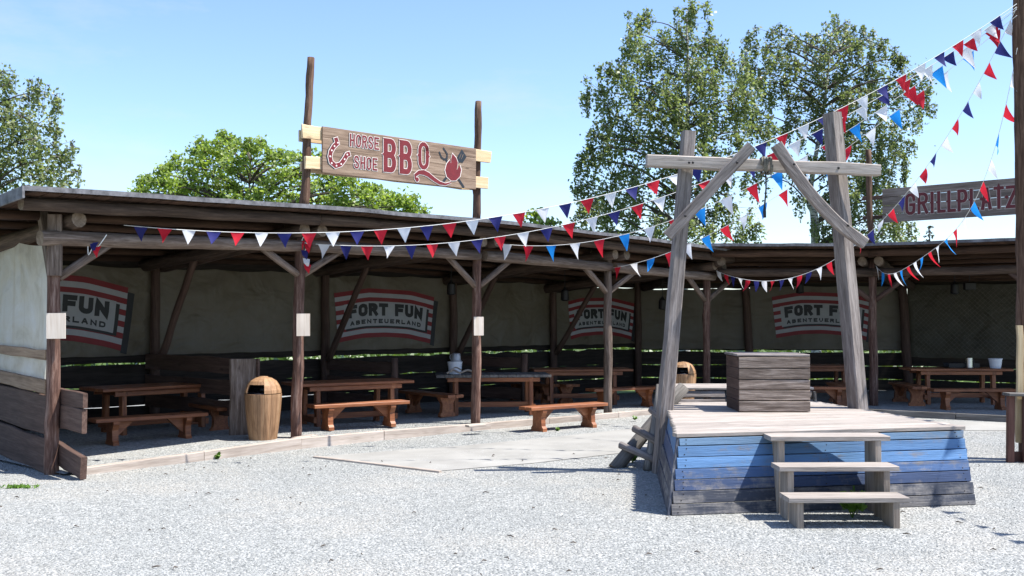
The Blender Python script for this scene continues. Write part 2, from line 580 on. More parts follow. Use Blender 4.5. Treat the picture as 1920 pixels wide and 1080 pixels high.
def plank(name, A, B, w, t, mat, parent, up=(0, 0, 1), bev=0.006, rag=0.0, seg=None, taper=1.0, ragend=0.0):
    """board: length A-B, width w across, thickness t along 'up'"""
    A, B = Vector(A), Vector(B)
    Ln = (B - A).length
    if seg is None:
        seg = max(2, min(10, int(Ln / 0.22))) if rag else 1
    hw, ht = w / 2, t / 2
    b = min(bev, ht * 0.6, hw * 0.6)
    prof = [(-hw + b, -ht), (hw - b, -ht), (hw, -ht + b), (hw, ht - b), (hw - b, ht), (-hw + b, ht), (-hw, ht - b), (-hw, -ht + b)]
    vs, fs = [], []
    sd = random.uniform(0, 100)
    for i in range(seg + 1):
        x = -Ln / 2 + Ln * i / seg
        k = 1 + (taper - 1) * i / seg
        r1 = rag * noise.noise((x * 2.3 + sd, 1.7, 0)) * 1.6 + rag * 0.5 * noise.noise((x * 9 + sd, 5.7, 0)) if rag else 0
        r2 = rag * noise.noise((x * 2.3 + sd, 9.1, 0)) * 1.6 if rag else 0
        for (y, z) in prof:
            e = 0.0
            if ragend and i in (0, seg):
                e = ragend * noise.noise((y * 23 + sd, z * 9, i)) * 1.5
            vs.append((x + e, y * k + (r1 if y > 0 else r2), z))
    n = 8
    for i in range(seg):
        for j in range(n):
            a, c = i * n + j, i * n + (j + 1) % n
            fs.append((a, c, c + n, a + n))
    fs.append(tuple(range(n - 1, -1, -1)))
    fs.append(tuple(seg * n + j for j in range(n)))
    return mk(name, vs, fs, mat, parent, frame(A, B, up))


def log(name, A, B, r0, r1, mat, parent, n=10, wob=0.12, bend=0.0, seg=None, cap='end_grain', knots=0):
    A, B = Vector(A), Vector(B)
    Ln = (B - A).length
    seg = seg or max(2, min(16, int(Ln / 0.25)))
    sd = random.uniform(0, 100)
    kn = [(random.uniform(-0.45, 0.45) * Ln, random.uniform(0, 6.28), random.uniform(0.15, 0.35)) for _ in range(knots)]
    vs, fs, mi = [], [], []
    for i in range(seg + 1):
        u = i / seg
        x = -Ln / 2 + Ln * u
        r = r0 + (r1 - r0) * u
        by = bend * math.sin(math.pi * u) + r * 0.25 * noise.noise((x * 1.3 + sd, 0, 0)) * (1 if 0 < i < seg else 0)
        bz = r * 0.25 * noise.noise((x * 1.3 + sd, 7, 0)) * (1 if 0 < i < seg else 0)
        for j in range(n):
            a = 2 * math.pi * j / n
            rr = r * (1 + wob * noise.noise((x * 3 + sd, math.cos(a) * 1.2, math.sin(a) * 1.2)))
            for (kx, ka, kh) in kn:
                d2 = ((x - kx) / 0.09) ** 2 + (min(abs(a - ka), 6.283 - abs(a - ka)) / 0.5) ** 2
                rr += r * kh * math.exp(-d2)
            vs.append((x, by + rr * math.cos(a), bz + rr * math.sin(a)))
    for i in range(seg):
        for j in range(n):
            a, c = i * n + j, i * n + (j + 1) % n
            fs.append((a, c, c + n, a + n))
            mi.append(0)
    fs.append(tuple(range(n - 1, -1, -1)))
    fs.append(tuple(seg * n + j for j in range(n)))
    mi += [1, 1]
    o = mk(name, vs, fs, [mat, cap], parent, frame(A, B, (0, 0, 1)), midx=mi)
    o.data.polygons.foreach_set("use_smooth", [k == 0 for k in mi])
    return o


def tube(pts, r, n=6, close=False):
    """verts, faces of a swept tube through world points"""
    pts = [Vector(p) for p in pts]
    vs, fs = [], []
    rs = r if isinstance(r, (list, tuple)) else [r] * len(pts)
    prev = None
    for i, p in enumerate(pts):
        t = (pts[min(i + 1, len(pts) - 1)] - pts[max(i - 1, 0)]).normalized()
        ref = prev if prev is not None else (Vector((0, 0, 1)) if abs(t.z) < 0.9 else Vector((1, 0, 0)))
        x = (ref - t * ref.dot(t)).normalized()
        prev = x
        y = t.cross(x)
        for j in range(n):
            a = 2 * math.pi * j / n
            vs.append(p + (x * math.cos(a) + y * math.sin(a)) * rs[i])
    for i in range(len(pts) - 1):
        for j in range(n):
            a, c = i * n + j, i * n + (j + 1) % n
            fs.append((a, c, c + n, a + n))
    fs.append(tuple(range(n - 1, -1, -1)))
    fs.append(tuple((len(pts) - 1) * n + j for j in range(n)))
    return vs, fs


def lathe(prof, n=20, cap=True):
    vs, fs = [], []
    for (r, z) in prof:
        for j in range(n):
            a = 2 * math.pi * j / n
            vs.append((r * math.cos(a), r * math.sin(a), z))
    for i in range(len(prof) - 1):
        for j in range(n):
            a, c = i * n + j, i * n + (j + 1) % n
            fs.append((a, c, c + n, a + n))
    if cap:
        fs.append(tuple(range(n - 1, -1, -1)))
        fs.append(tuple((len(prof) - 1) * n + j for j in range(n)))
    return vs, fs


def join(parts):
    vs, fs = [], []
    for v, f in parts:
        o = len(vs)
        vs += list(v)
        fs += [tuple(i + o for i in q) for q in f]
    return vs, fs


def copy_tree(o, parent=None):
    c = o.copy()
    COL.objects.link(c)
    if parent is not None:
        c.parent = parent
    for ch in list(o.children):
        copy_tree(ch, c)
    return c


def v3(p, z):
    return Vector((p[0], p[1], z))


# ---------------------------------------------------------------- the ground
Z0 = 0.0
mk('meadow', [(-400, -60, -0.05), (400, -60, -0.05), (400, 900, -0.05), (-400, 900, -0.05)], [(0, 1, 2, 3)], 'meadow')["kind"] = 'structure'
mk('gravel_yard', [(-16, -6, 0), (18, -6, 0), (18, 24.5, 0), (-16, 24.5, 0)], [(0, 1, 2, 3)], 'gravel_ground')["kind"] = 'structure'

# plan of the shelters: front posts, back walls
POST = [Vector(p) for p in ((-5.2, 12.1), (-2.94, 14.8), (-0.56, 17.1), (1.71, 19.05), (3.82, 20.95))]
ROOF_Z = [3.17, 3.26, 3.26, 3.16, 3.05]
BK = Vector((-0.735, 0.678))
FLOOR_Z = [0.03, 0.10, 0.055, 0.04, 0.04]
POST2 = [Vector(p) for p in ((3.82, 20.75), (6.97, 20.6), (9.5, 18.9))]
BACK2 = [Vector(p) for p in ((3.0, 25.4), (9.05, 24.6), (12.4, 22.2))]


def lerp_list(pts, s):
    i = max(0, min(len(pts) - 2, int(math.floor(s))))
    t = s - i
    return pts[i] * (1 - t) + pts[i + 1] * t if not isinstance(pts[i], float) else pts[i] * (1 - t) + pts[i + 1] * t


SLOPE = 0.085


def W1(s, q, dz=0.0, roof=True):
    p = lerp_list(POST, s) + BK * q
    return Vector((p.x, p.y, lerp_list(ROOF_Z, s) - SLOPE * (q + 0.7) + dz))


def W2(s, q, dz=0.0):
    f, b = lerp_list(POST2, s), lerp_list(BACK2, s)
    p = f + (b - f) * (q / 4.2)
    return Vector((p.x, p.y, 3.13 - SLOPE * (q + 0.75) + dz))


# shelter floor (raised gravel) and its timber kerb
fl = []
for i in range(5):
    p = POST[i] - BK * 0.28
    fl.append((p.x, p.y, FLOOR_Z[i]))
fb = []
for i in range(5):
    p = POST[i] + BK * 4.4
    fb.append((p.x, p.y, FLOOR_Z[i]))
vs = fl + fb
mk('shelter_floor', vs, [(i, i + 1, 6 + i, 5 + i) for i in range(4)], 'gravel_floor')["kind"] = 'structure'
f2 = [(p.x, p.y, 0.05) for p in (W2(-0.0, -1.35), W2(1, -1.35), W2(2, -1.35), W2(2.3, -1.35))]
b2 = [(p.x, p.y, 0.05) for p in (W2(-0.0, 4.6), W2(1, 4.6), W2(2, 4.6), W2(2.3, 4.6))]
mk('shelter_floor', f2 + b2, [(i, i + 1, 5 + i, 4 + i) for i in range(3)], 'gravel_floor')["kind"] = 'structure'

# concrete path between yard and shelter
pp = [(596, 856), (822, 883), (1000, 868), (1230, 842), (1500, 815), (1745, 806), (1960, 808), (1960, 793), (1660, 788), (1300, 787), (1215, 800), (1010, 822), (860, 836), (720, 846)]
cpts = [G(x, y, 0.006) for x, y in pp]
mk('concrete_path', cpts, [tuple(range(len(cpts)))], 'concrete')["kind"] = 'structure'
path_poly = [(p.x, p.y) for p in cpts]


def in_poly(x, y, poly):
    c = False
    for i in range(len(poly)):
        x1, y1 = poly[i]
        x2, y2 = poly[i - 1]
        if (y1 > y) != (y2 > y) and x < (x2 - x1) * (y - y1) / (y2 - y1) + x1:
            c = not c
    return c


kerb = thing('timber_kerb', 'long pale timber edging along the raised gravel floor of the left shelter', 'kerb', (POST[2].x, POST[2].y, 0))
ks = [0.04, 0.5, 0.93, 1.35, 1.98, 2.4, 2.95, 3.5, 4.0]
for a, b in zip(ks[:-1], ks[1:]):
    pa, pb = lerp_list(POST, a) - BK * 0.33, lerp_list(POST, b) - BK * 0.33
    za, zb = lerp_list(FLOOR_Z, a), lerp_list(FLOOR_Z, b)
    dd = (pb - pa).normalized() * 0.004
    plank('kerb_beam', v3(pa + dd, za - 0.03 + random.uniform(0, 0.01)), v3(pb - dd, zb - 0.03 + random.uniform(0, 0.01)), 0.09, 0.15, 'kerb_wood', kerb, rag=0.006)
kerb2 = thing('timber_kerb', 'shaded timber edging in front of the shelter behind the stage', 'kerb', (7, 19.3, 0))
for a, b in ((0.0, 0.55), (0.555, 1.0), (1.005, 1.6), (1.605, 2.3)):
    pa, pb = W2(a, -1.4), W2(b, -1.4)
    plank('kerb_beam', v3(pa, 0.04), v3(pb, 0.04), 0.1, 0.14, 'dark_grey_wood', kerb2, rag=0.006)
ln = thing('edging_plank', 'thin buried timber strip along the near edge of the concrete path', 'edging', G(700, 868, 0))
plank('strip', G(590, 857, 0.008), G(826, 885, 0.008), 0.05, 0.03, 'kerb_wood', ln, rag=0.006)
o = plank('loose_plank', G(553, 823, 0.115), G(588, 817, 0.115), 0.14, 0.035, 'kerb_wood', None, rag=0.01)
tag(o, 'short loose plank lying on the kerb at the foot of the second front post', 'plank')
o = plank('loose_plank', G(876, 799, 0.135), G(908, 797, 0.135), 0.12, 0.03, 'kerb_wood', None, rag=0.01)
tag(o, 'short grey plank lying on the kerb under the third front post', 'plank')

# ---------------------------------------------------------------- left shelter
sh = thing('picnic_shelter', 'long open timber shelter with low felt roof and log posts on the left', 'shelter', (POST[2].x, POST[2].y, 0))


def felt(name, Wf, s0, s1, q0, q1, parent, n):
    vs, fs = [], []
    for i in range(n + 1):
        s = s0 + (s1 - s0) * i / n
        w = 0.014 * noise.noise((s * 4, 3, 0)) + 0.006 * noise.noise((s * 17, 8, 0))
        for (q, dz) in ((q0 + w, -0.055 + w), (q0 + w, 0.0 + w), (q0 + 1.2, 0.004 + w * 0.5), (q1, 0.0), (q1, -0.02), (q0 + 0.03, -0.02)):
            vs.append(Wf(s, q, dz))
    m = 6
    for i in range(n):
        for j in range(m):
            a, c = i * m + j, i * m + (j + 1) % m
            fs.append((a, a + m, c + m, c))
    fs.append(tuple(range(m)))
    fs.append(tuple(n * m + j for j in range(m - 1, -1, -1)))
    return mk(name, vs, fs, 'felt', parent)


felt('roof_felt', W1, -0.185, 4.12, -0.72, 4.5, sh, 48)
plank('rake_board', W1(-0.19, -0.73, -0.075), W1(-0.19, 4.5, -0.075), 0.13, 0.025, 'felt', sh, up=(0.72, 0.69, 0))
nb = 78
for i in range(nb):
    s = -0.16 + (4.10 + 0.16) * (i + 0.5) / nb
    w = (4.26 / nb) * 3.15 * random.uniform(0.93, 1.0)
    A, B = W1(s, -0.66 + random.uniform(-0.02, 0.03), -0.045), W1(s, 4.45, -0.045)
    plank('roof_board', A, B, w, 0.03, 'roof_wood', sh, up=(0, 0, 1))
for k, q in enumerate((-0.42, 0.42, 1.15, 1.9, 2.65, 3.4, 4.1)):
    r = 0.075 if k == 0 else random.uniform(0.05, 0.065)
    for i in range(4):
        a, b = (i - (0.16 if i == 0 else -0.0)), i + 1 + (0.08 if i == 3 else -0.005)
        log('purlin', W1(a, q, -0.068 - r), W1(b, q, -0.068 - r), r * random.uniform(0.95, 1.05), r * random.uniform(0.95, 1.05), 'beam_wood' if k == 0 else 'roof_wood', sh, n=9)
for i in range(4):
    A, B = W1(i - (0.06 if i == 0 else -0.02), -0.1, -0.46), W1(i + 1 - 0.02 + (0.05 if i == 3 else 0), -0.1, -0.46)
    log('front_beam', A, B, 0.088, 0.08, 'post_grey', sh, wob=0.16)
DIR1 = [(POST[min(i + 1, 4)] - POST[max(i - 1, 0)]).normalized() for i in range(5)]
for i in range(5):
    for sgn in ((1,) if i == 0 else (-1, 1)):
        off = DIR1[i] * (0.15 * sgn)
        A, B = W1(i, -0.3, -0.265), W1(i, 4.15, -0.265)
        ov = Vector((off.x, off.y, 0))
        log('rafter', A + ov, B + ov, 0.088, 0.1, 'beam_wood', sh, n=10)
    # front post, its two braces
    zf = FLOOR_Z[i] - 0.1
    top = W1(i, 0, -0.2)
    mt = 'post_bark' if i != 3 else 'post_grey'
    bx = {0: 0, 1: -0.05, 2: -0.02, 3: 0}.get(i, 0)
    log('post', (POST[i].x + bx, POST[i].y, zf), (POST[i].x, POST[i].y, top.z), 0.078 if i < 3 else 0.074, 0.07, mt, sh, n=12, wob=0.18, knots=5, seg=14)
    zb = [2.28, 2.42, 2.32, 2.27, 2.15][i]
    for sgn in (-1, 1):
        if i == 0 and sgn < 0:
            continue
        o2 = DIR1[i] * (0.68 * sgn)
        bt = W1(i + 0.2 * sgn, -0.1, -0.5)
        A = Vector((POST[i].x, POST[i].y, zb - 0.06)) + Vector((DIR1[i].x, DIR1[i].y, 0)) * 0.05 * sgn
        log('brace', A, Vector((POST[i].x + o2.x, POST[i].y + o2.y, bt.z + 0.02)) - Vector((BK.x, BK.y, 0)) * 0.06, 0.05, 0.052, 'post_grey', sh, n=9)
E = Vector((-0.66, 0.75))
plank('knee_board', (POST[0].x + E.x * 0.05, POST[0].y + E.y * 0.05, 2.25), (POST[0].x + E.x * 0.42, POST[0].y + E.y * 0.42, 2.98), 0.12, 0.09, 'post_grey', sh, up=(0.75, 0.66, 0))
plank('post_facing', (POST[0].x + 0.03, POST[0].y - 0.05, 2.24), (POST[0].x + 0.03, POST[0].y - 0.05, 2.93), 0.15, 0.12, 'post_grey', sh, up=(0.3, -1, 0))
# back posts, diagonal struts, wall planks
BP = [POST[i] + BK * 3.95 for i in range(5)]
BP.append(Vector((3.0, 25.4)))
for i in range(1, 5):
    log('back_post', v3(BP[i], 0), v3(BP[i], W1(i, 3.95, -0.2).z), 0.085, 0.075, 'brown_plank', sh, n=10)
    A = v3(BP[i] - BK * 0.1, 0.95)
    p = POST[i] + BK * 2.75
    log('strut', A, v3(p, W1(i, 2.75, -0.3).z), 0.062, 0.058, 'brown_plank', sh, n=9)
log('back_post', v3(BP[5], 0), v3(BP[5], 2.75), 0.09, 0.08, 'brown_plank', sh, n=10)
BKW = [POST[0] + BK * 4.05 + Vector((-0.1, 0.1))] + [b + BK * 0.13 for b in BP[1:5]] + [Vector((3.0, 25.55))]
for i in range(5):
    a, b = BKW[i], BKW[i + 1]
    for (z, w) in ((0.165, 0.31), (0.485, 0.315), (0.815, 0.35), (1.215, 0.375), (2.62, 0.36)):
        zz, w2 = z, w
        e = (b - a).normalized() * 0.003
        plank('wall_plank', v3(a + e, zz + random.uniform(-0.006, 0.006)), v3(b - e, zz + random.uniform(-0.006, 0.006)), w2, 0.03, 'dark_plank', sh, up=(-BK.x, -BK.y, 0.0001), rag=0.03 if 0.6 < zz < 1.5 else 0.012, seg=16)

# end wall planks left of the first post
eo = Vector((-0.66, 0.75))
en = Vector((-0.75, -0.66))


def endpt(t, z, off=0.0):
    p = POST[0] + eo * t + en * off
    return Vector((p.x, p.y, z))


for (z0, z1, wd, mat, t0, off) in ((1.34, 1.39, 0.115, 'tan_plank', 0.04, 0.05), (0.985, 1.07, 0.16, 'tan_plank', 0.02, 0.06), (0.66, 0.74, 0.44, 'brown_plank', 0.06, 0.02), (0.19, 0.32, 0.40, 'brown_plank', 0.06, 0.03)):
    plank('wall_plank', endpt(t0, z0, off), endpt(3.9, z1, off), wd, 0.04, mat, sh, up=(en.x, en.y, 0), rag=0.008 if wd < 0.2 else 0.018, seg=9)
plank('wall_plank', endpt(-0.75, 0.86, -0.1), endpt(0.3, 0.88, -0.1), 0.17, 0.05, 'brown_plank', sh, up=(en.x, en.y, 0), rag=0.012)
plank('wall_plank', endpt(-0.73, 0.635, -0.1), endpt(0.3, 0.66, -0.1), 0.27, 0.055, 'brown_plank', sh, up=(en.x, en.y, 0), rag=0.012)
plank('wall_plank', endpt(-0.72, 0.13, -0.1), endpt(0.3, 0.25, -0.1), 0.24, 0.07, 'brown_plank', sh, up=(en.x, en.y, 0), rag=0.02)

# ---------------------------------------------------------------- right shelter
sr = thing('picnic_shelter', 'shaded timber shelter with flat felt roof standing behind the blue stage', 'shelter', (6.97, 20.6, 0))
felt('roof_felt', W2, -0.10, 2.5, -0.78, 4.6, sr, 26)
nb = 48
for i in range(nb):
    s = -0.05 + 2.5 * (i + 0.5) / nb
    plank('roof_board', W2(s, -0.7 + random.uniform(-0.02, 0.02), -0.045), W2(s, 4.55, -0.045), 0.158, 0.03, 'roof_wood', sr)
for k, q in enumerate((-0.45, 0.4, 1.2, 2.0, 2.8, 3.6, 4.2)):
    r = 0.072 if k == 0 else random.uniform(0.05, 0.062)
    for a, b in ((-0.04, 0.995), (1.0, 2.4)):
        log('purlin', W2(a, q, -0.068 - r), W2(b, q, -0.068 - r), r, r * 0.97, 'roof_wood', sr, n=9)
for a, b in ((0.05, 1.0), (1.0, 2.3)):
    log('front_beam', W2(a, -0.05, -0.46), W2(b, -0.05, -0.46), 0.08, 0.085, 'beam_wood', sr)
for i in range(3):
    d = (POST2[min(i + 1, 2)] - POST2[max(i - 1, 0)]).normalized()
    for sgn in (-1, 1):
        if i == 0 and sgn < 0:
            continue
        ov = Vector((d.x, d.y, 0)) * 0.15 * sgn
        log('rafter', W2(i, -0.25, -0.265) + ov, W2(i, 4.3, -0.265) + ov, 0.088, 0.095, 'beam_wood', sr)
    if i:
        log('post', v3(POST2[i], -0.05), v3(POST2[i], W2(i, 0, -0.2).z), 0.085, 0.075, 'post_bark', sr, n=12, wob=0.16, knots=4, seg=12)
        for sgn in (-1, 1):
            A = Vector((POST2[i].x + d.x * 0.05 * sgn, POST2[i].y + d.y * 0.05 * sgn, 2.08))
            log('brace', A, Vector((POST2[i].x + d.x * 0.68 * sgn, POST2[i].y + d.y * 0.68 * sgn - 0.05, W2(i, 0, -0.46).z)), 0.05, 0.05, 'brown_plank', sr, n=9)
log('back_post', (5.62, 25.05, 0), (5.45, 25.0, 2.75), 0.1, 0.09, 'brown_plank', sr)
log('back_post', (9.1, 24.5, 0), (8.95, 24.5, 2.72), 0.11, 0.1, 'brown_plank', sr)
log('back_post', (12.4, 22.1, 0), (12.4, 22.1, 2.72), 0.1, 0.1, 'brown_plank', sr)
for a, b in (((3.0, 25.55), (5.6, 25.22)), ((5.6, 25.22), (9.1, 24.75)), ((9.1, 24.75), (12.5, 22.35))):
    a, b = Vector(a), Vector(b)
    e = (b - a).normalized() * 0.003
    for (z, w) in ((0.15, 0.28), (0.455, 0.29), (0.765, 0.30), (1.13, 0.34), (2.60, 0.36)):
        plank('wall_plank', v3(a + e, z + random.uniform(-0.008, 0.008)), v3(b - e, z + random.uniform(-0.008, 0.008)), w, 0.03, 'dark_plank', sr, up=(0.05, -1, 0), rag=0.016, seg=10)


wq = [W1(4.02, -0.35, -0.062), W1(4.02, 4.6, -0.062), W2(0.03, 4.7, -0.062), W2(0.03, -0.2, -0.062)]
mk('roof_panel', [p for p in wq] + [p - Vector((0, 0, 0.04)) for p in wq], [(0, 3, 2, 1), (4, 5, 6, 7), (0, 1, 5, 4), (1, 2, 6, 5), (2, 3, 7, 6), (3, 0, 4, 7)], 'roof_wood', sr)


# ---------------------------------------------------------------- letters from strokes
def arc(cx, cy, rx, ry, a0, a1, n=7):
    return [(cx + rx * math.cos(R(a0 + (a1 - a0) * i / n)), cy + ry * math.sin(R(a0 + (a1 - a0) * i / n))) for i in range(n + 1)]


_O = arc(.5, .72, .5, .28, 0, 180) + arc(.5, .28, .5, .28, 180, 360)
FONT = {
    'H': [[(0, 0), (0, 1)], [(1, 0), (1, 1)], [(0, .5), (1, .5)]],
    'O': [_O + [_O[0], _O[1]]],
    'R': [[(0, 0), (0, 1)], [(0, 1)] + arc(.6, .76, .4, .24, 90, -90) + [(0, .52)], [(.5, .52), (1, 0)]],
    'S': [[(1, .74), (.93, .92), (.68, 1), (.32, 1), (.07, .92), (0, .74), (.1, .6), (.5, .5), (.9, .4), (1, .26), (.93, .08), (.68, 0), (.32, 0), (.07, .08), (0, .26)]],
    'E': [[(1, 1), (0, 1), (0, 0), (1, 0)], [(0, .5), (.8, .5)]],
    'B': [[(0, 0), (0, 1)], [(0, 1)] + arc(.6, .77, .37, .23, 90, -90) + [(0, .54)], [(.0, .5)] + arc(.62, .25, .38, .25, 90, -90) + [(0, 0)]],
    'G': [[(1, .74), (.93, .92), (.68, 1), (.32, 1), (.07, .92), (0, .74), (0, .26), (.07, .08), (.32, 0), (.68, 0), (.93, .08), (1, .26), (1, .46), (.55, .46)]],
    'I': [[(.5, 0), (.5, 1)]],
    'L': [[(0, 1), (0, 0), (1, 0)]],
    'P': [[(0, 0), (0, 1)], [(0, 1)] + arc(.6, .73, .4, .27, 90, -90) + [(0, .46)]],
    'A': [[(0, 0), (.42, 1), (.58, 1), (1, 0)], [(.17, .32), (.83, .32)]],
    'T': [[(0, 1), (1, 1)], [(.5, 1), (.5, 0)]],
    'Z': [[(0, 1), (1, 1), (0, 0), (1, 0)]],
    'F': [[(0, 0), (0, 1), (1, 1)], [(0, .5), (.85, .5)]],
    'U': [[(0, 1), (0, .28)] + arc(.5, .28, .5, .28, 180, 360)[1:-1] + [(1, .28), (1, 1)]],
    'N': [[(0, 0), (0, 1), (1, 0), (1, 1)]],
    'D': [[(0, 0), (0, 1)] + arc(.5, .68, .5, .32, 90, 0)[0:] + arc(.5, .32, .5, .32, 0, -90) + [(0, 0)]],
}


def ribbon(pts, w, sub=None):
    """flat stroke in the plane; ends square"""
    P = [Vector((p[0], p[1])) for p in pts]
    if sub:
        Q = [P[0]]
        for a, b in zip(P[:-1], P[1:]):
            k = max(1, int((b - a).length / sub))
            Q += [a + (b - a) * (i + 1) / k for i in range(k)]
        P = Q
    n = len(P)
    vs, fs = [], []
    for i in range(n):
        d0 = (P[i] - P[i - 1]).normalized() if i else None
        d1 = (P[i + 1] - P[i]).normalized() if i < n - 1 else None
        if d0 is None:
            m, k, ex = Vector((-d1.y, d1.x)), 1, -d1 * (w * 0.5)
        elif d1 is None:
            m, k, ex = Vector((-d0.y, d0.x)), 1, d0 * (w * 0.5)
        else:
            m = Vector((-d0.y - d1.y, d0.x + d1.x))
            if m.length < 1e-4:
                m = Vector((-d0.y, d0.x))
            m.normalize()
            k = 1 / max(0.5, m.dot(Vector((-d0.y, d0.x))))
            ex = Vector((0, 0))
        vs.append(P[i] + ex + m * (w * 0.5 * k))
        vs.append(P[i] + ex - m * (w * 0.5 * k))
    for i in range(n - 1):
        fs.append((2 * i, 2 * i + 1, 2 * i + 3, 2 * i + 2))
    return vs, fs


class Print:
    """collects flat coloured shapes on a plane; Pf(x, y, h) gives the world point"""

    def __init__(self, Pf):
        self.Pf, self.v, self.f, self.m, self.mats, self.h = Pf, [], [], [], [], 0.0

    def slot(self, mat):
        if mat not in self.mats:
            self.mats.append(mat)
        return self.mats.index(mat)

    def add(self, vs, fs, mat, h):
        o = len(self.v)
        self.v += [self.Pf(p[0], p[1], h) for p in vs]
        self.f += [tuple(i + o for i in q) for q in fs]
        self.m += [self.slot(mat)] * len(fs)

    def stroke(self, pts, w, mat, h, sub=None):
        v, f = ribbon(pts, w, sub)
        self.add(v, f, mat, h)

    def poly(self, pts, mat, h):
        self.add(pts, [tuple(range(len(pts)))], mat, h)

    def glyph(self, ch, x0, x1, y0, y1, w, mat, h, warp=None, sub=None, grow=0.0):
        g = w / 2
        for k, st in enumerate(FONT[ch]):
            pts = [(x0 + g + (x1 - x0 - w) * a, y0 + g + (y1 - y0 - w) * b) for a, b in st]
            if sub:
                P = [Vector(pts[0])]
                for a, b in zip(pts[:-1], pts[1:]):
                    a, b = Vector(a), Vector(b)
                    kk = max(1, int((b - a).length / sub))
                    P += [a + (b - a) * (i + 1) / kk for i in range(kk)]
                pts = P
            if warp:
                pts = [warp(p[0], p[1]) for p in pts]
            self.stroke(pts, w + grow, mat, h + 0.0003 * k)

    def build(self, name, parent):
        o = mk(name, self.v, self.f, self.mats, parent, midx=self.m)
        return o


# ---------------------------------------------------------------- tarpaulins with the printed logo
def tarp(label, A, B, z0, z1, mat, sag=0.03, logo=None, seed=0, z0b=None, z1b=None, inward=None, skew=0.0):
    A, B = Vector(A), Vector(B)
    Ln = (B - A).length
    dx = (B - A).normalized()
    nrm = Vector((dx.y, -dx.x))
    if inward is not None and nrm.dot(inward) < 0:
        nrm = -nrm
    z0b = z0 if z0b is None else z0b
    z1b = z1 if z1b is None else z1b
    t = thing('tarpaulin', label, 'tarpaulin', (A.x, A.y, z0))

    def disp(u, v):
        return 0.035 * noise.noise((u * Ln * 1.1 + seed, v * 1.6 + seed, 0)) + 0.02 * noise.noise(((u * Ln + v * 1.3) * 2.6 + seed, v * 1.2, 4))

    def P(u, v, h=0.0):
        p = A + (B - A) * u + nrm * (disp(u, v) + h)
        zb = z0 + (z0b - z0) * u + 0.02 * noise.noise((u * 9 + seed, 2, 2)) * (1 - v)
        zt = z1 + (z1b - z1) * u - sag * math.sin(math.pi * ((u * 3) % 1)) * v
        return Vector((p.x, p.y, zb + (zt - zb) * v))

    nu, nv = max(10, int(Ln * 12)), 16
    vs = [P(i / nu, j / nv) for j in range(nv + 1) for i in range(nu + 1)]
    fs = [(j * (nu + 1) + i, j * (nu + 1) + i + 1, (j + 1) * (nu + 1) + i + 1, (j + 1) * (nu + 1) + i) for j in range(nv) for i in range(nu)]
    mk('canvas', vs, fs, mat, t, smooth=True)
    if logo:
        # logo = centre u, centre z, width, height
        cu, cz, w, hgt, tilt = logo
        Hh = z1 - z0

        def warp(x, y):  # x 0..1, y 0..1 inside the logo
            X = (x - 0.5) * w * (0.93 + 0.09 * y)
            Y = (y - 0.5) * hgt + 0.13 * hgt * (1 - (2 * x - 1) ** 2) + tilt * (x - 0.5) * w
            return X, Y

        def Pf(X, Y, h):
            u = cu + X / Ln
            v = (cz + Y - z0) / Hh
            return P(u, v, 0.012 + h)

        pr = Print(Pf)

        def band(x0, x1, y0, y1, mat, h, n=None):
            n = n or max(2, int((x1 - x0) * 24))
            m_ = max(1, int((y1 - y0) * 8))
            vs_ = [warp(x0 + (x1 - x0) * i / n, y0 + (y1 - y0) * j / m_) for j in range(m_ + 1) for i in range(n + 1)]
            fs_ = [(j * (n + 1) + i, j * (n + 1) + i + 1, (j + 1) * (n + 1) + i + 1, (j + 1) * (n + 1) + i) for j in range(m_) for i in range(n)]
            pr.add(vs_, fs_, mat, h)

        for i in range(11):
            band(0, 1, 1 - (i + 1) / 11, 1 - i / 11, 'print_red' if i % 2 == 0 else 'print_white', 0.0)
        band(1.0, 1.045, -0.03, 0.93, 'print_black', 0.0)
        band(0.075, 0.93, 0.235, 0.735, 'print_white', 0.003)
        band(0.93, 0.955, 0.20, 0.70, 'print_black', 0.003)
        band(0.09, 0.93, 0.195, 0.235, 'print_black', 0.003)
        def line(txt, x0, x1, y0, y1, sw, gap):
            ws = [0.7 if c == 'I' else (0.55 if c == ' ' else 1.0) for c in txt]
            tot = sum(ws)
            x = x0
            for c, k in zip(txt, ws):
                cwid = (x1 - x0) * k / tot
                if c != ' ':
                    gx0, gx1 = x, x + cwid * (1 - gap)
                    for kk, st in enumerate(FONT[c]):
                        gw = sw / w
                        gh = sw / hgt
                        pts = [(gx0 + gw / 2 + (gx1 - gx0 - gw) * a, y0 + gh / 2 + (y1 - y0 - gh) * b) for a, b in st]
                        Q = [pts[0]]
                        for p, q in zip(pts[:-1], pts[1:]):
                            nn = max(1, int(math.hypot((q[0] - p[0]) * w, (q[1] - p[1]) * hgt) / 0.06))
                            Q += [(p[0] + (q[0] - p[0]) * i / nn, p[1] + (q[1] - p[1]) * i / nn) for i in range(1, nn + 1)]
                        pr.stroke([warp(*p) for p in Q], sw, 'print_black', 0.006 + 0.0003 * kk)
                x += cwid

        line('FORT FUN', 0.115, 0.90, 0.44, 0.70, 0.075 * hgt / 0.95, 0.12)
        line('ABENTEUERLAND', 0.13, 0.89, 0.285, 0.375, 0.025 * hgt / 0.95, 0.28)
        pr.build('printed_logo', t)
    return t


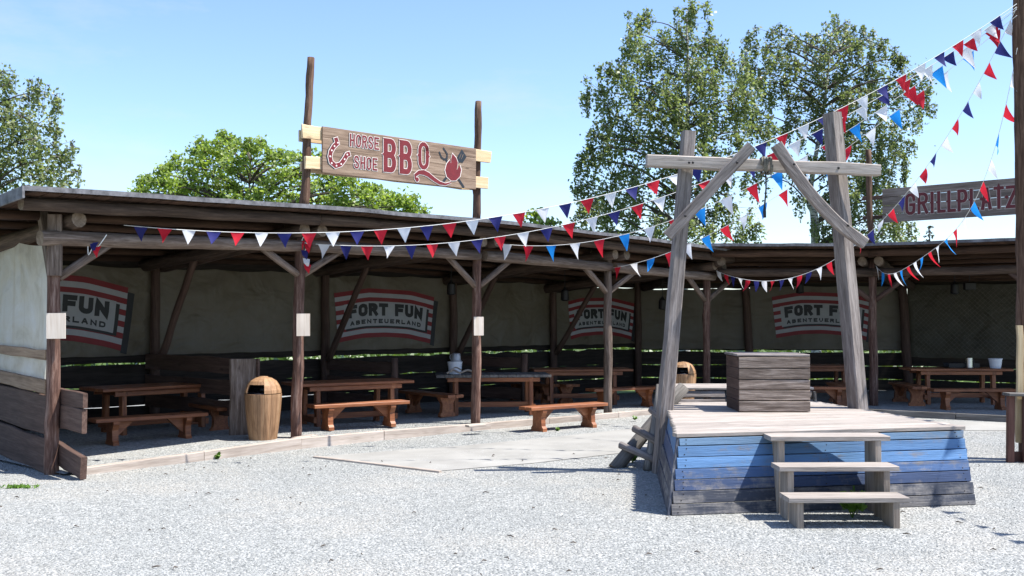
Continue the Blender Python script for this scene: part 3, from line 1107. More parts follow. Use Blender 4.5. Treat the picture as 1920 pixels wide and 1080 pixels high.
def logo_from_px(A, B, z0, x0, x1, ytop, ybot, tilt=0.0):
    A, B = Vector(A), Vector(B)
    a, b = V(x0, (ytop + ybot) / 2, A, B), V(x1, (ytop + ybot) / 2, A, B)
    xm = (x0 + x1) / 2
    t, bo = V(xm, ytop, A, B), V(xm, ybot, A, B)
    Ln = (B - A).length
    ua = (Vector((a.x, a.y)) - A).length / Ln
    ub = (Vector((b.x, b.y)) - A).length / Ln
    return ((ua + ub) / 2, (t.z + bo.z) / 2 - 0.03, (ub - ua) * Ln, (t.z - bo.z) * 0.86, tilt)


TB = [b + BK * 0.06 for b in [POST[0] + BK * 3.95] + BP[1:5]] + [Vector((3.0, 25.45))]
cen = Vector((2, 12))
tarp('canvas wall tarp with striped flag logo behind the first front post', TB[0], TB[1], 1.14, 2.58, 'tarp', logo=logo_from_px(TB[0], TB[1], 1.14, -75, 236, 512, 660, -0.05), seed=1, inward=-BK)
tarp('plain creased canvas wall tarp between the two leftmost striped logos', TB[1], TB[2], 1.14, 2.58, 'tarp', seed=2.3, inward=-BK)
tarp('canvas wall tarp with striped flag logo between second and third front posts', TB[2], TB[3], 1.13, 2.56, 'tarp', logo=logo_from_px(TB[2], TB[3], 1.13, 627, 812, 542, 648, -0.02), seed=3.9, inward=-BK)
tarp('plain canvas wall tarp seen right of the third front post', TB[3], TB[4], 1.13, 2.5, 'tarp', seed=5.1, inward=-BK)
tarp('canvas wall tarp with small striped logo crossed by the fourth front post', TB[4], TB[5], 1.12, 2.45, 'tarp', logo=logo_from_px(TB[4], TB[5], 1.12, 1066, 1188, 558, 640, -0.02), seed=6.6, inward=-BK)
tarp('plain dim canvas wall tarp in the far corner left of the stage box', (3.05, 25.42), (5.6, 25.1), 0.99, 2.42, 'tarp', seed=7.7, inward=Vector((0, -1)))
A4, B4 = (5.6, 25.1), (9.0, 24.66)
tarp('canvas wall tarp with striped logo behind the right gallows post', A4, B4, 0.99, 2.48, 'tarp', logo=logo_from_px(A4, B4, 0.99, 1449, 1630, 548, 640, -0.02), seed=8.2, inward=Vector((0, -1)))
tarp('olive net covered wall tarp behind the picnic table at far right', (9.12, 24.6), (12.5, 22.2), 0.82, 2.5, 'tarp_olive', seed=9.4, inward=Vector((0, -1)))
pa, pb = POST[0] + eo * 0.08 - en * 0.0, POST[0] + eo * 3.9
tarp('light grey canvas tarp closing the left end wall of the shelter', pa, pb, 1.02, 2.6, 'tarp_end', seed=4.4, z0b=1.06, z1b=2.9, inward=en)

# net on the olive tarp: thin wires crossing
nv_, nf_ = [], []
nt_ = thing('wire_net', 'fine diamond mesh net hung before the olive tarp at far right', 'net', (9.2, 24.4, 0.9))
NA, NB = Vector((9.2, 24.45)), Vector((12.2, 22.3))
Ln = (NB - NA).length
parts = []
for k in range(-12, 40):
    for sg in (1, -1):
        u0 = k * 0.11
        a = (u0, 0.0)
        b = (u0 + sg * 1.5, 1.5)
        lo, hi = sorted((a[0], b[0]))
        ta = max(0, -a[0] / (b[0] - a[0])) if b[0] > a[0] else max(0, (a[0] - Ln) / (a[0] - b[0]))
        tb = min(1, (Ln - a[0]) / (b[0] - a[0])) if b[0] > a[0] else min(1, a[0] / (a[0] - b[0]))
        if tb - ta < 0.02:
            continue
        pp_ = []
        for tt in (ta, tb):
            u = a[0] + (b[0] - a[0]) * tt
            p = NA + (NB - NA) * (u / Ln)
            pp_.append(Vector((p.x, p.y + (0.004 if sg > 0 else 0), 0.9 + 1.5 * tt)))
        parts.append(tube(pp_, 0.003, 3))
v_, f_ = join(parts)
mk('mesh', v_, f_, 'rope_fibre', nt_)["kind"] = 'stuff'

# ---------------------------------------------------------------- notice boards on the posts
for (i, x0, x1, y0, y1, lab) in ((0, 88, 122, 587, 635, 'small blank plywood board nailed to the first front post at left'), (1, 556, 581, 588, 630, 'small blank plywood board with a curved crack on the second front post'), (2, 888, 907, 594, 629, 'narrow blank plywood board nailed to the third front post')):
    Y = POST[i].y - 0.11
    a, b = D((x0 + x1) / 2, y0, Y), D((x0 + x1) / 2, y1, Y)
    w = (x1 - x0) / 2000 * Y
    up = Vector((0.25, -1, 0)) if i < 2 else Vector((0.3, -1, 0))
    o = plank('notice_board', b, a, w, 0.018, 'plywood', None, up=up, bev=0.002)
    tag(o, lab, 'notice board')

# ---------------------------------------------------------------- HORSE SHOE BBQ sign
sg = thing('bbq_sign', 'wide wooden BBQ sign with red letters, horseshoe and flame above the roof', 'sign', v3(POST[1], 3.1))
SA, SB = v3(POST[1], 0), v3(POST[2], 0)
sdir = (SB - SA).normalized()
snrm = Vector((sdir.y, -sdir.x, 0))
log('sign_post', V(570, 392, SA, SB), V(583, 108, SA, SB), 0.062, 0.05, 'pole_bark', sg, wob=0.25, seg=16, knots=8)
log('sign_post', V(893, 415, SA, SB), V(897, 190, SA, SB), 0.062, 0.055, 'pole_bark', sg, wob=0.25, seg=14, knots=7)
bl, br = V(594, 325, SA, SB), V(881, 360, SA, SB)
tl = V(594, 238, SA, SB)
SL = (Vector((br.x, br.y)) - Vector((bl.x, bl.y))).length
SH = 0.655
sz0 = 3.785
so = Vector((bl.x, bl.y, sz0)) + snrm * 0.13


def SP(x, y, h=0.0):
    return so + sdir * x + Vector((0, 0, y)) + snrm * (0.016 + h)


nb = 4
hs = [0.0, 0.155, 0.335, 0.50, SH]
for i in range(nb):
    zc = (hs[i] + hs[i + 1]) / 2
    plank('sign_board', so + Vector((0, 0, zc)), so + sdir * SL + Vector((0, 0, zc)), hs[i + 1] - hs[i] - 0.003, 0.03, 'sign_wood', sg, up=snrm, bev=0.003)
for (zc, w, xa) in ((0.555, 0.19, -0.30), (0.13, 0.185, -0.27)):
    for (a, b) in ((xa, 0.12), (SL - 0.12, SL + 0.36 - (0.06 if zc < 0.3 else 0))):
        plank('cross_board', so - snrm * 0.035 + sdir * a + Vector((0, 0, zc)), so - snrm * 0.035 + sdir * b + Vector((0, 0, zc)), w, 0.035, 'raw_pine', sg, up=snrm, rag=0.012, ragend=0.05, seg=5)
    plank('rear_board', so - snrm * 0.20 + sdir * (xa + 0.05) + Vector((0, 0, zc - 0.04)), so - snrm * 0.20 + sdir * (SL + 0.2) + Vector((0, 0, zc - 0.04)), w * 0.8, 0.03, 'raw_pine', sg, up=snrm, rag=0.01)


def SQ(x, y):
    """sign drawing pixel (enlarged crop) -> metres on the board"""
    t = (x - 80) / 1628
    top, bot = 42 + 0.1493 * (x - 85), 545 + 0.115 * (x - 75)
    u = t * 15.0 / ((1 - t) * 17.0 + t * 15.0)
    return u * SL, (bot - y) / (bot - top) * SH


def sign_letter(ch, x0, x1, y0, y1, w, ow=0.016):
    pr = Print(SP)
    pr.glyph(ch, x0, x1, y0, y1, w, 'sign_red', 0.0045)
    g = w / 2
    for k, st in enumerate(FONT[ch]):
        pts = [(x0 + g + (x1 - x0 - w) * a, y0 + g + (y1 - y0 - w) * b) for a, b in st]
        pr.stroke(pts, w + ow, 'sign_white', 0.0025 + 0.0003 * k)
        pr.stroke([(p[0] - 0.012, p[1] - 0.004) for p in pts], w + ow * 0.9, 'sign_black', 0.0008 + 0.0003 * k)
    return pr


def word(txt, u0, u1, v0, v1, w):
    n = len(txt)
    for i, c in enumerate(txt):
        a = u0 + (u1 - u0) * i / n
        b = u0 + (u1 - u0) * (i + 0.80) / n
        sign_letter(c, a * SL, b * SL, v0 * SH, v1 * SH, w).build('letter', sg)


word('HORSE', 0.158, 0.345, 0.645, 0.925, 0.026)
word('SHOE', 0.184, 0.335, 0.175, 0.455, 0.026)
for (a, b, v0, v1) in ((0.362, 0.447, 0.175, 0.935), (0.465, 0.550, 0.175, 0.945)):
    pr = sign_letter('B', a * SL + 0.012, b * SL, v0 * SH, v1 * SH, 0.078, 0.02)
    xm, ym = a * SL, (v0 + v1) / 2 * SH + 0.01
    for (mat, gx, h) in (('sign_red', 0, 0.0062), ('sign_white', 0.012, 0.0036)):
        pr.poly([(xm - 0.02 - gx, ym), (xm + 0.04, ym + 0.035 + gx), (xm + 0.04, ym - 0.035 - gx)][::-1], mat, h)
    for yy, s in ((v0 * SH, 1), (v1 * SH, -1)):
        pr.poly([(xm - 0.012, yy), (xm + 0.05, yy), (xm + 0.05, yy + s * 0.03)][::s], 'sign_red', 0.0062)
    pr.build('letter', sg)
# Q: tall bowl, spurs at mid height and the long swash under it
pr = Print(SP)
qx0, qx1 = 0.592 * SL, 0.664 * SL
qb, qt = 0.33 * SH, 0.97 * SH
pr.glyph('O', qx0, qx1, qb, qt, 0.062, 'sign_red', 0.005)
pts = [(qx0 + 0.031 + (qx1 - qx0 - 0.062) * a, qb + 0.031 + (qt - qb - 0.062) * b) for a, b in _O + [_O[0], _O[1]]]
pr.stroke(pts, 0.082, 'sign_white', 0.0028)
pr.stroke([(p[0] - 0.012, p[1] - 0.004) for p in pts], 0.08, 'sign_black', 0.001)
for x, s in ((qx0, -1), (qx1, 1)):
    ym = (qb + qt) / 2
    pr.poly([(x + s * 0.022, ym), (x - s * 0.03, ym + 0.045), (x - s * 0.03, ym - 0.045)][::-s], 'sign_red', 0.0062)
    pr.poly([(x + s * 0.036, ym), (x - s * 0.03, ym + 0.062), (x - s * 0.03, ym - 0.062)][::-s], 'sign_white', 0.0036)
sw = [SQ(x, y) for x, y in ((1085, 620), (1062, 612), (1060, 575), (1100, 545), (1150, 545), (1200, 570), (1260, 620), (1320, 660), (1380, 675), (1440, 655))]
wid = [0.03, 0.035, 0.045, 0.06, 0.075, 0.07, 0.06, 0.05, 0.032, 0.016]


def vribbon(P_, W_, gx):
    vs_, fs_ = [], []
    for i, p in enumerate(P_):
        a, b = Vector(P_[max(0, i - 1)]), Vector(P_[min(len(P_) - 1, i + 1)])
        d = (b - a).normalized()
        n_ = Vector((-d.y, d.x))
        vs_ += [Vector(p) + n_ * (W_[i] / 2 + gx), Vector(p) - n_ * (W_[i] / 2 + gx)]
    for i in range(len(P_) - 1):
        fs_.append((2 * i, 2 * i + 1, 2 * i + 3, 2 * i + 2))
    return vs_, fs_


pr.add(*vribbon(sw, wid, 0), 'sign_red', 0.0068)
pr.add(*vribbon(sw, wid, 0.010), 'sign_white', 0.0042)
cx, cy = SQ(1080, 622)
pr.poly([(cx + 0.034 * math.cos(a), cy + 0.034 * math.sin(a)) for a in [6.283 * k / 14 for k in range(14)]], 'sign_red', 0.0074)
pr.poly([(cx + 0.045 * math.cos(a), cy + 0.045 * math.sin(a)) for a in [6.283 * k / 14 for k in range(14)]], 'sign_white', 0.0046)
pr.build('letter', sg)
# flame with crossed fork and spatula
pr = Print(SP)
pr.stroke([SQ(1520, 430), SQ(1355, 650)], 0.04, 'sign_black', 0.003)
pr.stroke([SQ(1390, 410), SQ(1572, 700)], 0.04, 'sign_black', 0.0034)
pr.poly([SQ(x, y) for x, y in ((1555, 293), (1507, 375), (1515, 432), (1565, 440), (1606, 375))], 'sign_black', 0.004)
for d in (0, 22):
    pr.stroke([SQ(1548 + d, 345 + d * 0.3), SQ(1530 + d, 392 + d * 0.3)], 0.008, 'sign_wood', 0.0046)
pr.stroke([SQ(1318, 328), SQ(1338, 380), SQ(1368, 405), SQ(1398, 392), SQ(1400, 345), SQ(1362, 285)], 0.028, 'sign_black', 0.004)
fl_ = [(1455, 340), (1440, 398), (1440, 450), (1428, 408), (1395, 450), (1378, 520), (1395, 590), (1440, 635), (1490, 635), (1535, 590), (1548, 520), (1534, 468), (1502, 518), (1513, 440), (1495, 388)]
c_ = (1465, 530)
pr.poly([SQ(x, y) for x, y in fl_], 'sign_red', 0.0062)
pr.poly([SQ(c_[0] + (x - c_[0]) * 1.09, c_[1] + (y - c_[1]) * 1.06) for x, y in fl_], 'sign_white', 0.0052)
pr.build('flame_emblem', sg)
pr = Print(SP)
hsx = [SQ(x, y) for x, y in ((222, 190), (232, 225), (195, 262), (165, 315), (155, 370), (168, 430), (215, 472), (268, 455), (305, 405), (335, 350), (350, 345))]
pr.stroke(hsx, 0.062, 'sign_red', 0.0045)
pr.stroke(hsx, 0.082, 'sign_white', 0.0028)
pr.stroke([(p[0] - 0.022, p[1] - 0.006) for p in hsx], 0.078, 'sign_black', 0.001)
for x, y in ((238, 222), (202, 258), (174, 304), (157, 368), (174, 442), (224, 470), (274, 452), (310, 400), (338, 350)):
    cx, cy = SQ(x, y)
    pr.poly([(cx + 0.014 * math.cos(a), cy + 0.014 * math.sin(a)) for a in [6.283 * k / 10 for k in range(10)]], 'sign_white', 0.006)
pr.build('horseshoe_emblem', sg)

# ---------------------------------------------------------------- GRILLPLATZ sign
GA = D(1655, 385, 20.5)
GB = D(1938, 375, 18.6)
gs_ = thing('grill_sign', 'long grey wooden sign with dark red letters at the right edge', 'sign', (GA.x, GA.y, 3.0))
gd = Vector((GB.x - GA.x, GB.y - GA.y, 0)).normalized()
gn = Vector((gd.y, -gd.x, 0))
GL = Vector((GB.x - GA.x, GB.y - GA.y)).length
gz = D(1655, 418, 20.5).z
GH = 0.655
go = Vector((GA.x, GA.y, gz))
for i in range(4):
    zc = GH * (i + 0.5) / 4
    plank('sign_board', go + Vector((0, 0, zc)), go + gd * GL + Vector((0, 0, zc)), GH / 4 - 0.008, 0.03, 'sign_wood_grey', gs_, up=gn, bev=0.003)
log('sign_post', v3(POST2[1] + Vector((-0.06, -0.1)), 2.9), v3(POST2[1] + Vector((-0.1, -0.1)), 4.98), 0.06, 0.055, 'pole_bark', gs_, wob=0.25, seg=12)
pe = go + gd * (GL - 0.12) - gn * 0.1
log('sign_post', (pe.x, pe.y, 2.9), (pe.x, pe.y, 4.75), 0.06, 0.055, 'pole_bark', gs_, wob=0.25, seg=12)
for zc in (0.5, 0.12):
    plank('cross_board', go - gn * 0.035 - gd * 0.42 + Vector((0, 0, zc)), go - gn * 0.035 + gd * 0.3 + Vector((0, 0, zc)), 0.07, 0.035, 'brown_plank', gs_, up=gn, rag=0.01)


def GP(x, y, h=0.0):
    return go + gd * x + Vector((0, 0, y)) + gn * (0.016 + h)


tx = 'GRILLPLATZ'
ug = [V(px, 385, GA, GB) for px in (1698, 1721, 1745, 1758, 1777, 1796, 1819, 1840, 1864, 1887, 1915)]
ux = [(Vector((p.x, p.y)) - Vector((GA.x, GA.y))).length for p in ug]
for i, c in enumerate(tx):
    a, b = ux[i], ux[i] + (ux[i + 1] - ux[i]) * 0.84
    if c == 'I':
        b = a + 0.07
    pr = Print(GP)
    w = 0.058
    y0, y1 = 0.16 * SH + 0.015, 0.80 * SH
    pr.glyph(c, a, b, y0, y1, w, 'sign_dark_red', 0.004)
    pr.glyph(c, a, b, y0, y1, w, 'sign_pale', 0.0015, grow=0.02)
    if c in 'ILPAZ':
        ym = (y0 + y1) / 2
        xm = (a + b) / 2 if c in 'I' else a + 0.02
        pr.poly([(xm - 0.05, ym), (xm, ym + 0.035), (xm + 0.03, ym), (xm, ym - 0.035)][::-1], 'sign_dark_red', 0.0055)
    if c == 'T':
        xm = (a + b) / 2
        pr.poly([(xm - 0.025, y1), (xm, y1 + 0.06), (xm + 0.025, y1)][::-1], 'sign_dark_red', 0.0055)
    pr.build('letter', gs_)

# ---------------------------------------------------------------- stage
H = 0.72
B_FL, B_FR = Vector((1.42, 9.6)), Vector((4.386, 10.14))
T_FL, T_FR = Vector((1.53, 9.75)), Vector((4.37, 10.40))
B_BL, T_BL = Vector((1.74, 13.2)), Vector((1.93, 13.2))
B_BR, T_BR = Vector((3.92, 13.35)), Vector((3.78, 13.3))
st = thing('stage', 'low wooden stage with pale plank deck and worn blue slanted sides', 'stage', (2.9, 11.5, 0))


def lp(a, b, t):
    return a + (b - a) * t


def facing(Ba, Bb, Ta, Tb, rows, mats, parent, name, out, tilt=None, gap=0.006, ends=0.0):
    """horizontal boards on a slanted side from z=0 to z=H-0.04"""
    Hh = H - 0.045
    zs = [0.0]
    for r in rows:
        zs.append(zs[-1] + r)
    tot = zs[-1]
    for i, r in enumerate(rows):
        t0, t1 = zs[i] / tot, zs[i + 1] / tot
        tm = (t0 + t1) / 2
        a, b = lp(v3(Ba, 0), v3(Ta, Hh), tm), lp(v3(Bb, 0), v3(Tb, Hh), tm)
        upv = ((lp(v3(Ba, 0), v3(Ta, Hh), 1) - v3(Ba, 0)) * 1.0)
        e = (b - a).normalized()
        nrm = e.cross(upv.normalized())
        if nrm.dot(out) < 0:
            nrm = -nrm
        w = upv.length * (t1 - t0) - gap - random.uniform(0, 0.003)
        j = nrm * random.uniform(-0.003, 0.003)
        plank(name, a + j + e * random.uniform(-0.006, 0.004) - e * ends, b + j + e * random.uniform(-0.004, 0.006), w, 0.028, mats[i], parent, up=nrm, bev=0.003, rag=0.0015, seg=8)


facing(B_FL, B_FR, T_FL, T_FR, (0.105, 0.115, 0.105, 0.10, 0.105, 0.105, 0.075), ('blue_black', 'blue_black', 'blue_dark', 'blue_mid', 'blue_light', 'blue_light', 'blue_pale'), st, 'front_board', Vector((0.17, -1, 0.2)))
sh_ = Vector((0.02, 0.02))
facing(B_FL + Vector((-0.012, 0.03)), B_BL, T_FL + Vector((-0.012, 0.03)), T_BL, (0.18, 0.18, 0.18, 0.18), ('blue_black', 'blue_black', 'blue_dark', 'blue_light'), st, 'side_board', Vector((-1, 0, 0.1)))
facing(B_FR + Vector((0.0, 0.03)), B_BR, T_FR + Vector((0.0, 0.03)), T_BR, (0.18, 0.18, 0.18, 0.18), ('blue_black', 'blue_dark', 'blue_mid', 'blue_light'), st, 'side_board', Vector((1, 0.2, 0.1)))
facing(B_BL, B_BR, T_BL, T_BR, (0.24, 0.24, 0.24), ('dark_grey_wood',) * 3, st, 'back_board', Vector((0, 1, 0)))
nd = 25
for i in range(nd):
    t0, t1 = i / nd, (i + 1) / nd
    tm = (t0 + t1) / 2
    a, b = lp(T_FL, T_BL, tm), lp(T_FR, T_BR, tm)
    w = (lp(T_FR, T_BR, t1) - lp(T_FR, T_BR, t0)).length * 0.5 + (lp(T_FL, T_BL, t1) - lp(T_FL, T_BL, t0)).length * 0.5
    e = (b - a).normalized()
    a2, b2 = a - e * (0.03 + random.uniform(0, 0.012)), b + e * (0.02 + random.uniform(0, 0.015))
    if i == 0:
        a2 -= Vector((0.02, 0.02)); b2 -= Vector((-0.0, 0.02))
    plank('deck_board', v3(a2, H - 0.02 + random.uniform(-0.002, 0.002)), v3(b2, H - 0.02 + random.uniform(-0.002, 0.002)), w * 0.94 - 0.006, 0.036, 'pale_grey_wood', st, bev=0.004, rag=0.001, seg=6)
# corner battens and nail heads
plank('corner_batten', v3(B_FL + Vector((-0.016, 0.012)), 0.0), v3(T_FL + Vector((-0.016, 0.012)), H - 0.045), 0.03, 0.03, 'blue_black', st, up=(-1, 0, 0), bev=0.004)
nl = []
rr = (0.105, 0.115, 0.105, 0.10, 0.105, 0.105, 0.075)
acc = 0
for r in rr:
    for f in (0.25, 0.75):
        tm = (acc + r * f) / sum(rr)
        a, b = lp(v3(B_FL, 0), v3(T_FL, H - 0.045), tm), lp(v3(B_FR, 0), v3(T_FR, H - 0.045), tm)
        for u in (0.025, 0.5, 0.972):
            p = lp(a, b, u + random.uniform(-0.006, 0.006)) + Vector((0.03, -0.17, 0.03)).normalized() * 0.0152
            vv = [(p.x + 0.0065 * math.cos(q), p.y - 0.0022, p.z + 0.0065 * math.sin(q)) for q in [6.283 * k / 6 for k in range(6)]]
            nl.append((vv + [(p.x, p.y - 0.004, p.z)], [(k, (k + 1) % 6, 6) for k in range(6)]))
    acc += r
v_, f_ = join(nl)
mk('nails', v_, f_, 'iron', st)["kind"] = 'stuff'
stage_poly = [(B_FL.x, B_FL.y), (B_FR.x, B_FR.y), (B_BR.x, B_BR.y), (B_BL.x, B_BL.y)]

# low grey platform behind the stage
pf = thing('platform', 'low grey plank platform standing behind the stage deck', 'platform', (2.9, 14.2, 0))
for i in range(5):
    y = 13.72 + 0.16 * i
    plank('top_board', (1.98 + 0.01 * i, y, 0.855), (3.86, y + 0.02, 0.855), 0.152, 0.03, 'pale_grey_wood', pf, rag=0.002, seg=4)
for (x0, x1) in ((2.0, 2.72), (2.74, 3.87)):
    for k, z in enumerate((0.10, 0.28, 0.46, 0.64, 0.785)):
        yy = 13.40 + 0.33 * z
        w = 0.17 if k < 4 else 0.09
        plank('front_board', (x0 + z * 0.03, yy, z), (x1 - z * 0.05 if x1 > 3 else x1, yy + 0.01, z), w, 0.025, 'grey_wood', pf, up=(0, -1, 0.32))
for s, x in ((-1, 1.98), (1, 3.88)):
    plank('side_board', (x, 13.6, 0.42), (x - 0.03 * s, 14.45, 0.42), 0.8, 0.025, 'dark_grey_wood', pf, up=(s, 0, 0.05))

# wooden box on the deck
bx = thing('wooden_box', 'big weathered brown plank box standing on the stage deck', 'box', (2.9, 12.2, H))
x0, x1, y0, y1 = 2.52, 3.305, 11.86, 12.56
rows = (0.125, 0.118, 0.118, 0.122, 0.125, 0.05)
z = H + 0.002
for i, r in enumerate(rows[:5]):
    plank('front_board', (x0, y0, z + r / 2), (x1, y0 + random.uniform(-0.003, 0.003), z + r / 2), r - 0.009, 0.026, 'crate_wood', bx, up=(0, -1, 0), bev=0.005, rag=0.0025, seg=6)
    plank('side_board', (x0 + 0.012, y0 + 0.016, z + r / 2), (x0 + 0.012, y1, z + r / 2), r - 0.003, 0.024, 'brown_plank', bx, up=(-1, 0, 0), bev=0.003)
    plank('side_board', (x1 - 0.012, y0 + 0.016, z + r / 2), (x1 - 0.012, y1, z + r / 2), r - 0.003, 0.024, 'brown_plank', bx, up=(1, 0, 0), bev=0.003)
    plank('back_board', (x0 + 0.026, y1 - 0.014, z + r / 2), (x1 - 0.026, y1 - 0.014, z + r / 2), r - 0.004, 0.024, 'crate_wood', bx, up=(0, 1, 0), bev=0.003)
    z += r
for i in range(4):
    yy = y0 - 0.005 + (y1 - y0 + 0.02) * (i + 0.5) / 4
    plank('top_board', (x0 - 0.02, yy, z + 0.02), (x1 + 0.002, yy, z + 0.016), 0.174, 0.024, 'grey_wood', bx, bev=0.004)

# steps
sp = thing('steps', 'three worn plank steps leading up to the blue stage front', 'steps', (2.85, 9.3, 0))
tr_ = [(9.0, 9.30, 0.26, 2.325, 3.345), (9.33, 9.62, 0.475, 2.33, 3.38), (9.66, 9.98, 0.70, 2.335, 3.42)]
for (ya, yb, zt, xa, xb) in tr_:
    plank('tread', (xa, (ya + yb) / 2, zt - 0.022), (xb, (ya + yb) / 2 + 0.02, zt - 0.022), yb - ya, 0.042, 'pale_grey_wood', sp, bev=0.004, rag=0.002, seg=6)
    for x in (xa + 0.105, xb - 0.105):
        plank('upright', (x, (ya + yb) / 2 + 0.015, -0.03), (x, (ya + yb) / 2 + 0.015, zt - 0.044), yb - ya - 0.02, 0.055, 'step_wood', sp, up=(1, 0, 0), bev=0.004)

# ---------------------------------------------------------------- gallows
ga = thing('gallows', 'tall weathered grey beam gallows with leaning posts over the stage', 'gallows', (2.9, 12.3, 0))
La, Lb = G(1238, 888, -0.0), D(1291, 247, 12.25)
La = Vector((La.x, 12.18, -0.05))
plank('post', La, Lb, 0.165, 0.16, 'grey_wood', ga, up=(0.1, -1, 0), bev=0.014, rag=0.006, taper=0.86, seg=10)
Rb = D(1560, 212, 12.4)
Rm = D(1609, 770, 12.4)
Ra = Rb + (Rm - Rb) * (1 + (Rm.z + 0.05) / (Rb.z - Rm.z))
plank('post', Ra, Rb, 0.185, 0.17, 'grey_wood', ga, up=(0.55, -1, 0), bev=0.014, rag=0.006, taper=0.86, seg=10)
plank('cross_beam', D(1212, 302, 12.05), D(1648, 319, 12.22), 0.135, 0.125, 'pale_grey_wood', ga, up=(0, -1, 0), bev=0.012, rag=0.008, seg=10)
plank('brace', D(1252, 443, 11.95), D(1408, 274, 11.92), 0.125, 0.1, 'grey_wood', ga, up=(0, -1, 0), bev=0.014, rag=0.008, seg=8)
c0, c1, c2, c3 = D(1455, 271, 11.98), D(1510, 352, 12.0), D(1570, 418, 12.02), D(1622, 457, 12.05)


def bent_beam(name, pts, w, t, mat, parent):
    pts = [Vector(p) for p in pts]
    vs_, fs_ = [], []
    for i, p in enumerate(pts):
        d = (pts[min(i + 1, len(pts) - 1)] - pts[max(i - 1, 0)]).normalized()
        f = Vector((0, -1, 0))
        s = d.cross(f).normalized()
        for (a, b) in ((-.5, -.4), (-.4, -.5), (.4, -.5), (.5, -.4), (.5, .4), (.4, .5), (-.4, .5), (-.5, .4)):
            vs_.append(p + s * (a * w) + f * (b * t))
    n_ = 8
    for i in range(len(pts) - 1):
        for j in range(n_):
            a, c = i * n_ + j, i * n_ + (j + 1) % n_
            fs_.append((a, c, c + n_, a + n_))
    fs_.append(tuple(range(n_ - 1, -1, -1)))
    fs_.append(tuple((len(pts) - 1) * n_ + j for j in range(n_)))
    M = frame(pts[0], pts[-1], (0, -1, 0))
    Mi = M.inverted()
    return mk(name, [Mi @ v for v in vs_], fs_, mat, parent, M)


def spl(pts, n):
    out = []
    P = [Vector(p) for p in pts]
    for i in range(len(P) - 1):
        p0, p1, p2, p3 = P[max(i - 1, 0)], P[i], P[i + 1], P[min(i + 2, len(P) - 1)]
        for k in range(n):
            t = k / n
            out.append(0.5 * ((2 * p1) + (p2 - p0) * t + (2 * p0 - 5 * p1 + 4 * p2 - p3) * t * t + (3 * p1 - p0 - 3 * p2 + p3) * t ** 3))
    out.append(P[-1])
    return out


bent_beam('brace', spl((c0, c1, c2, c3), 3), 0.125, 0.1, 'grey_wood', ga)
for (px, py, yy) in ((1382, 305, 11.86), (1285, 405, 11.88), (1489, 308, 11.9), (1590, 423, 11.97), (1292, 305, 11.98), (1299, 305, 11.98), (1572, 315, 12.13)):
    p = D(px, py, yy)
    v_, f_ = lathe([(0.014, 0), (0.014, 0.014), (0.008, 0.02)], 8)
    mk('bolt', v_, f_, 'iron', ga, Matrix.Translation(p) @ Matrix.Rotation(math.pi / 2, 4, 'X'))
# rope wound round the beam with one end hanging
rp = thing('rope', 'rope wound round the gallows cross beam with its end hanging down', 'rope', D(1436, 310, 12.12))
pts = []
for k in range(0, 6 * 12 + 1):
    a = 2 * math.pi * k / 12
    u = k / 72
    c = D(1425 + 22 * u + 3 * math.sin(a * 0.31), 311, 12.13)
    pts.append(c + Vector((0, -0.088 * math.copysign(min(1, abs(math.cos(a)) * 1.3), math.cos(a)), 0.088 * math.copysign(min(1, abs(math.sin(a)) * 1.3), math.sin(a)))))
v_, f_ = tube(pts, 0.0125, 6)
mk('coil', v_, f_, 'rope_fibre', rp, smooth=True)
pts = [D(1435 + 1.5 * math.sin(k * 0.7), 322 + (408 - 322) * k / 8, 12.03) for k in range(9)]
v_, f_ = tube(pts, [0.009] * 6 + [0.011, 0.019, 0.016], 7)
mk('hanging_end', v_, f_, 'dark_rope', rp, smooth=True)

# log ladder leaning on the stage
la = thing('log_ladder', 'dark leaning ladder of round logs beside the left gallows post', 'ladder', G(1170, 880, 0))
r0, r1 = G(1152, 880, -0.02), D(1282, 726, 13.0)
log('rail', r0, r1, 0.085, 0.075, 'dark_grey_wood', la, wob=0.1)
n0, n1 = Vector((1.45, 12.02, 0.0)), D(1239, 722, 12.6)
log('rail', n0 + Vector((0.12, 0.35, 0)), n1, 0.06, 0.055, 'dark_grey_wood', la)
for (xa, ya, xb, yb) in ((1163, 834, 1242, 868), (1189, 803, 1244, 834), (1221, 768, 1247, 792)):
    log('rung', D(xa, ya, 12.62), D(xb, yb, 12.26), 0.042, 0.046, 'grey_wood', la, n=9)

# ---------------------------------------------------------------- the tall pole and the brown counter at the right edge
pole = thing('log_pole', 'tall bark covered log pole at the right edge holding the bunting', 'pole', (6.36, 13.3, 0))
log('trunk', (6.40, 13.3, -0.1), (6.375, 13.3, 6.6), 0.1, 0.082, 'pole_bark', pole, n=14, wob=0.22, knots=16, seg=30)
pq = thing('slab_board', 'pale raw edge slab board standing against the tall log pole', 'board', (6.3, 13.12, 0))
plank('slab', D(1911, 830, 13.15), D(1912, 610, 13.15), 0.085, 0.045, 'slab_pine', pq, up=(0, -1, 0), rag=0.014, seg=9)
ct = thing('brown_barrier', 'red brown plank barrier with grey ledge around the tall log pole', 'barrier', (6.4, 13.2, 0))
plank('upright', D(1894, 872, 13.05), D(1895, 742, 13.05), 0.085, 0.06, 'red_brown_wood', ct, up=(0, -1, 0))
plank('upright', D(1930, 872, 13.05), D(1931, 742, 13.05), 0.17, 0.06, 'red_brown_wood', ct, up=(0, -1, 0))
plank('panel', D(1895, 868, 13.11), D(1975, 868, 13.11) + Vector((0.3, 0, 0)), 0.28, 0.03, 'red_brown_wood', ct, up=(0, -1, 0))
plank('ledge', D(1886, 739, 13.02), D(1990, 741, 13.02), 0.2, 0.035, 'dark_grey_wood', ct)

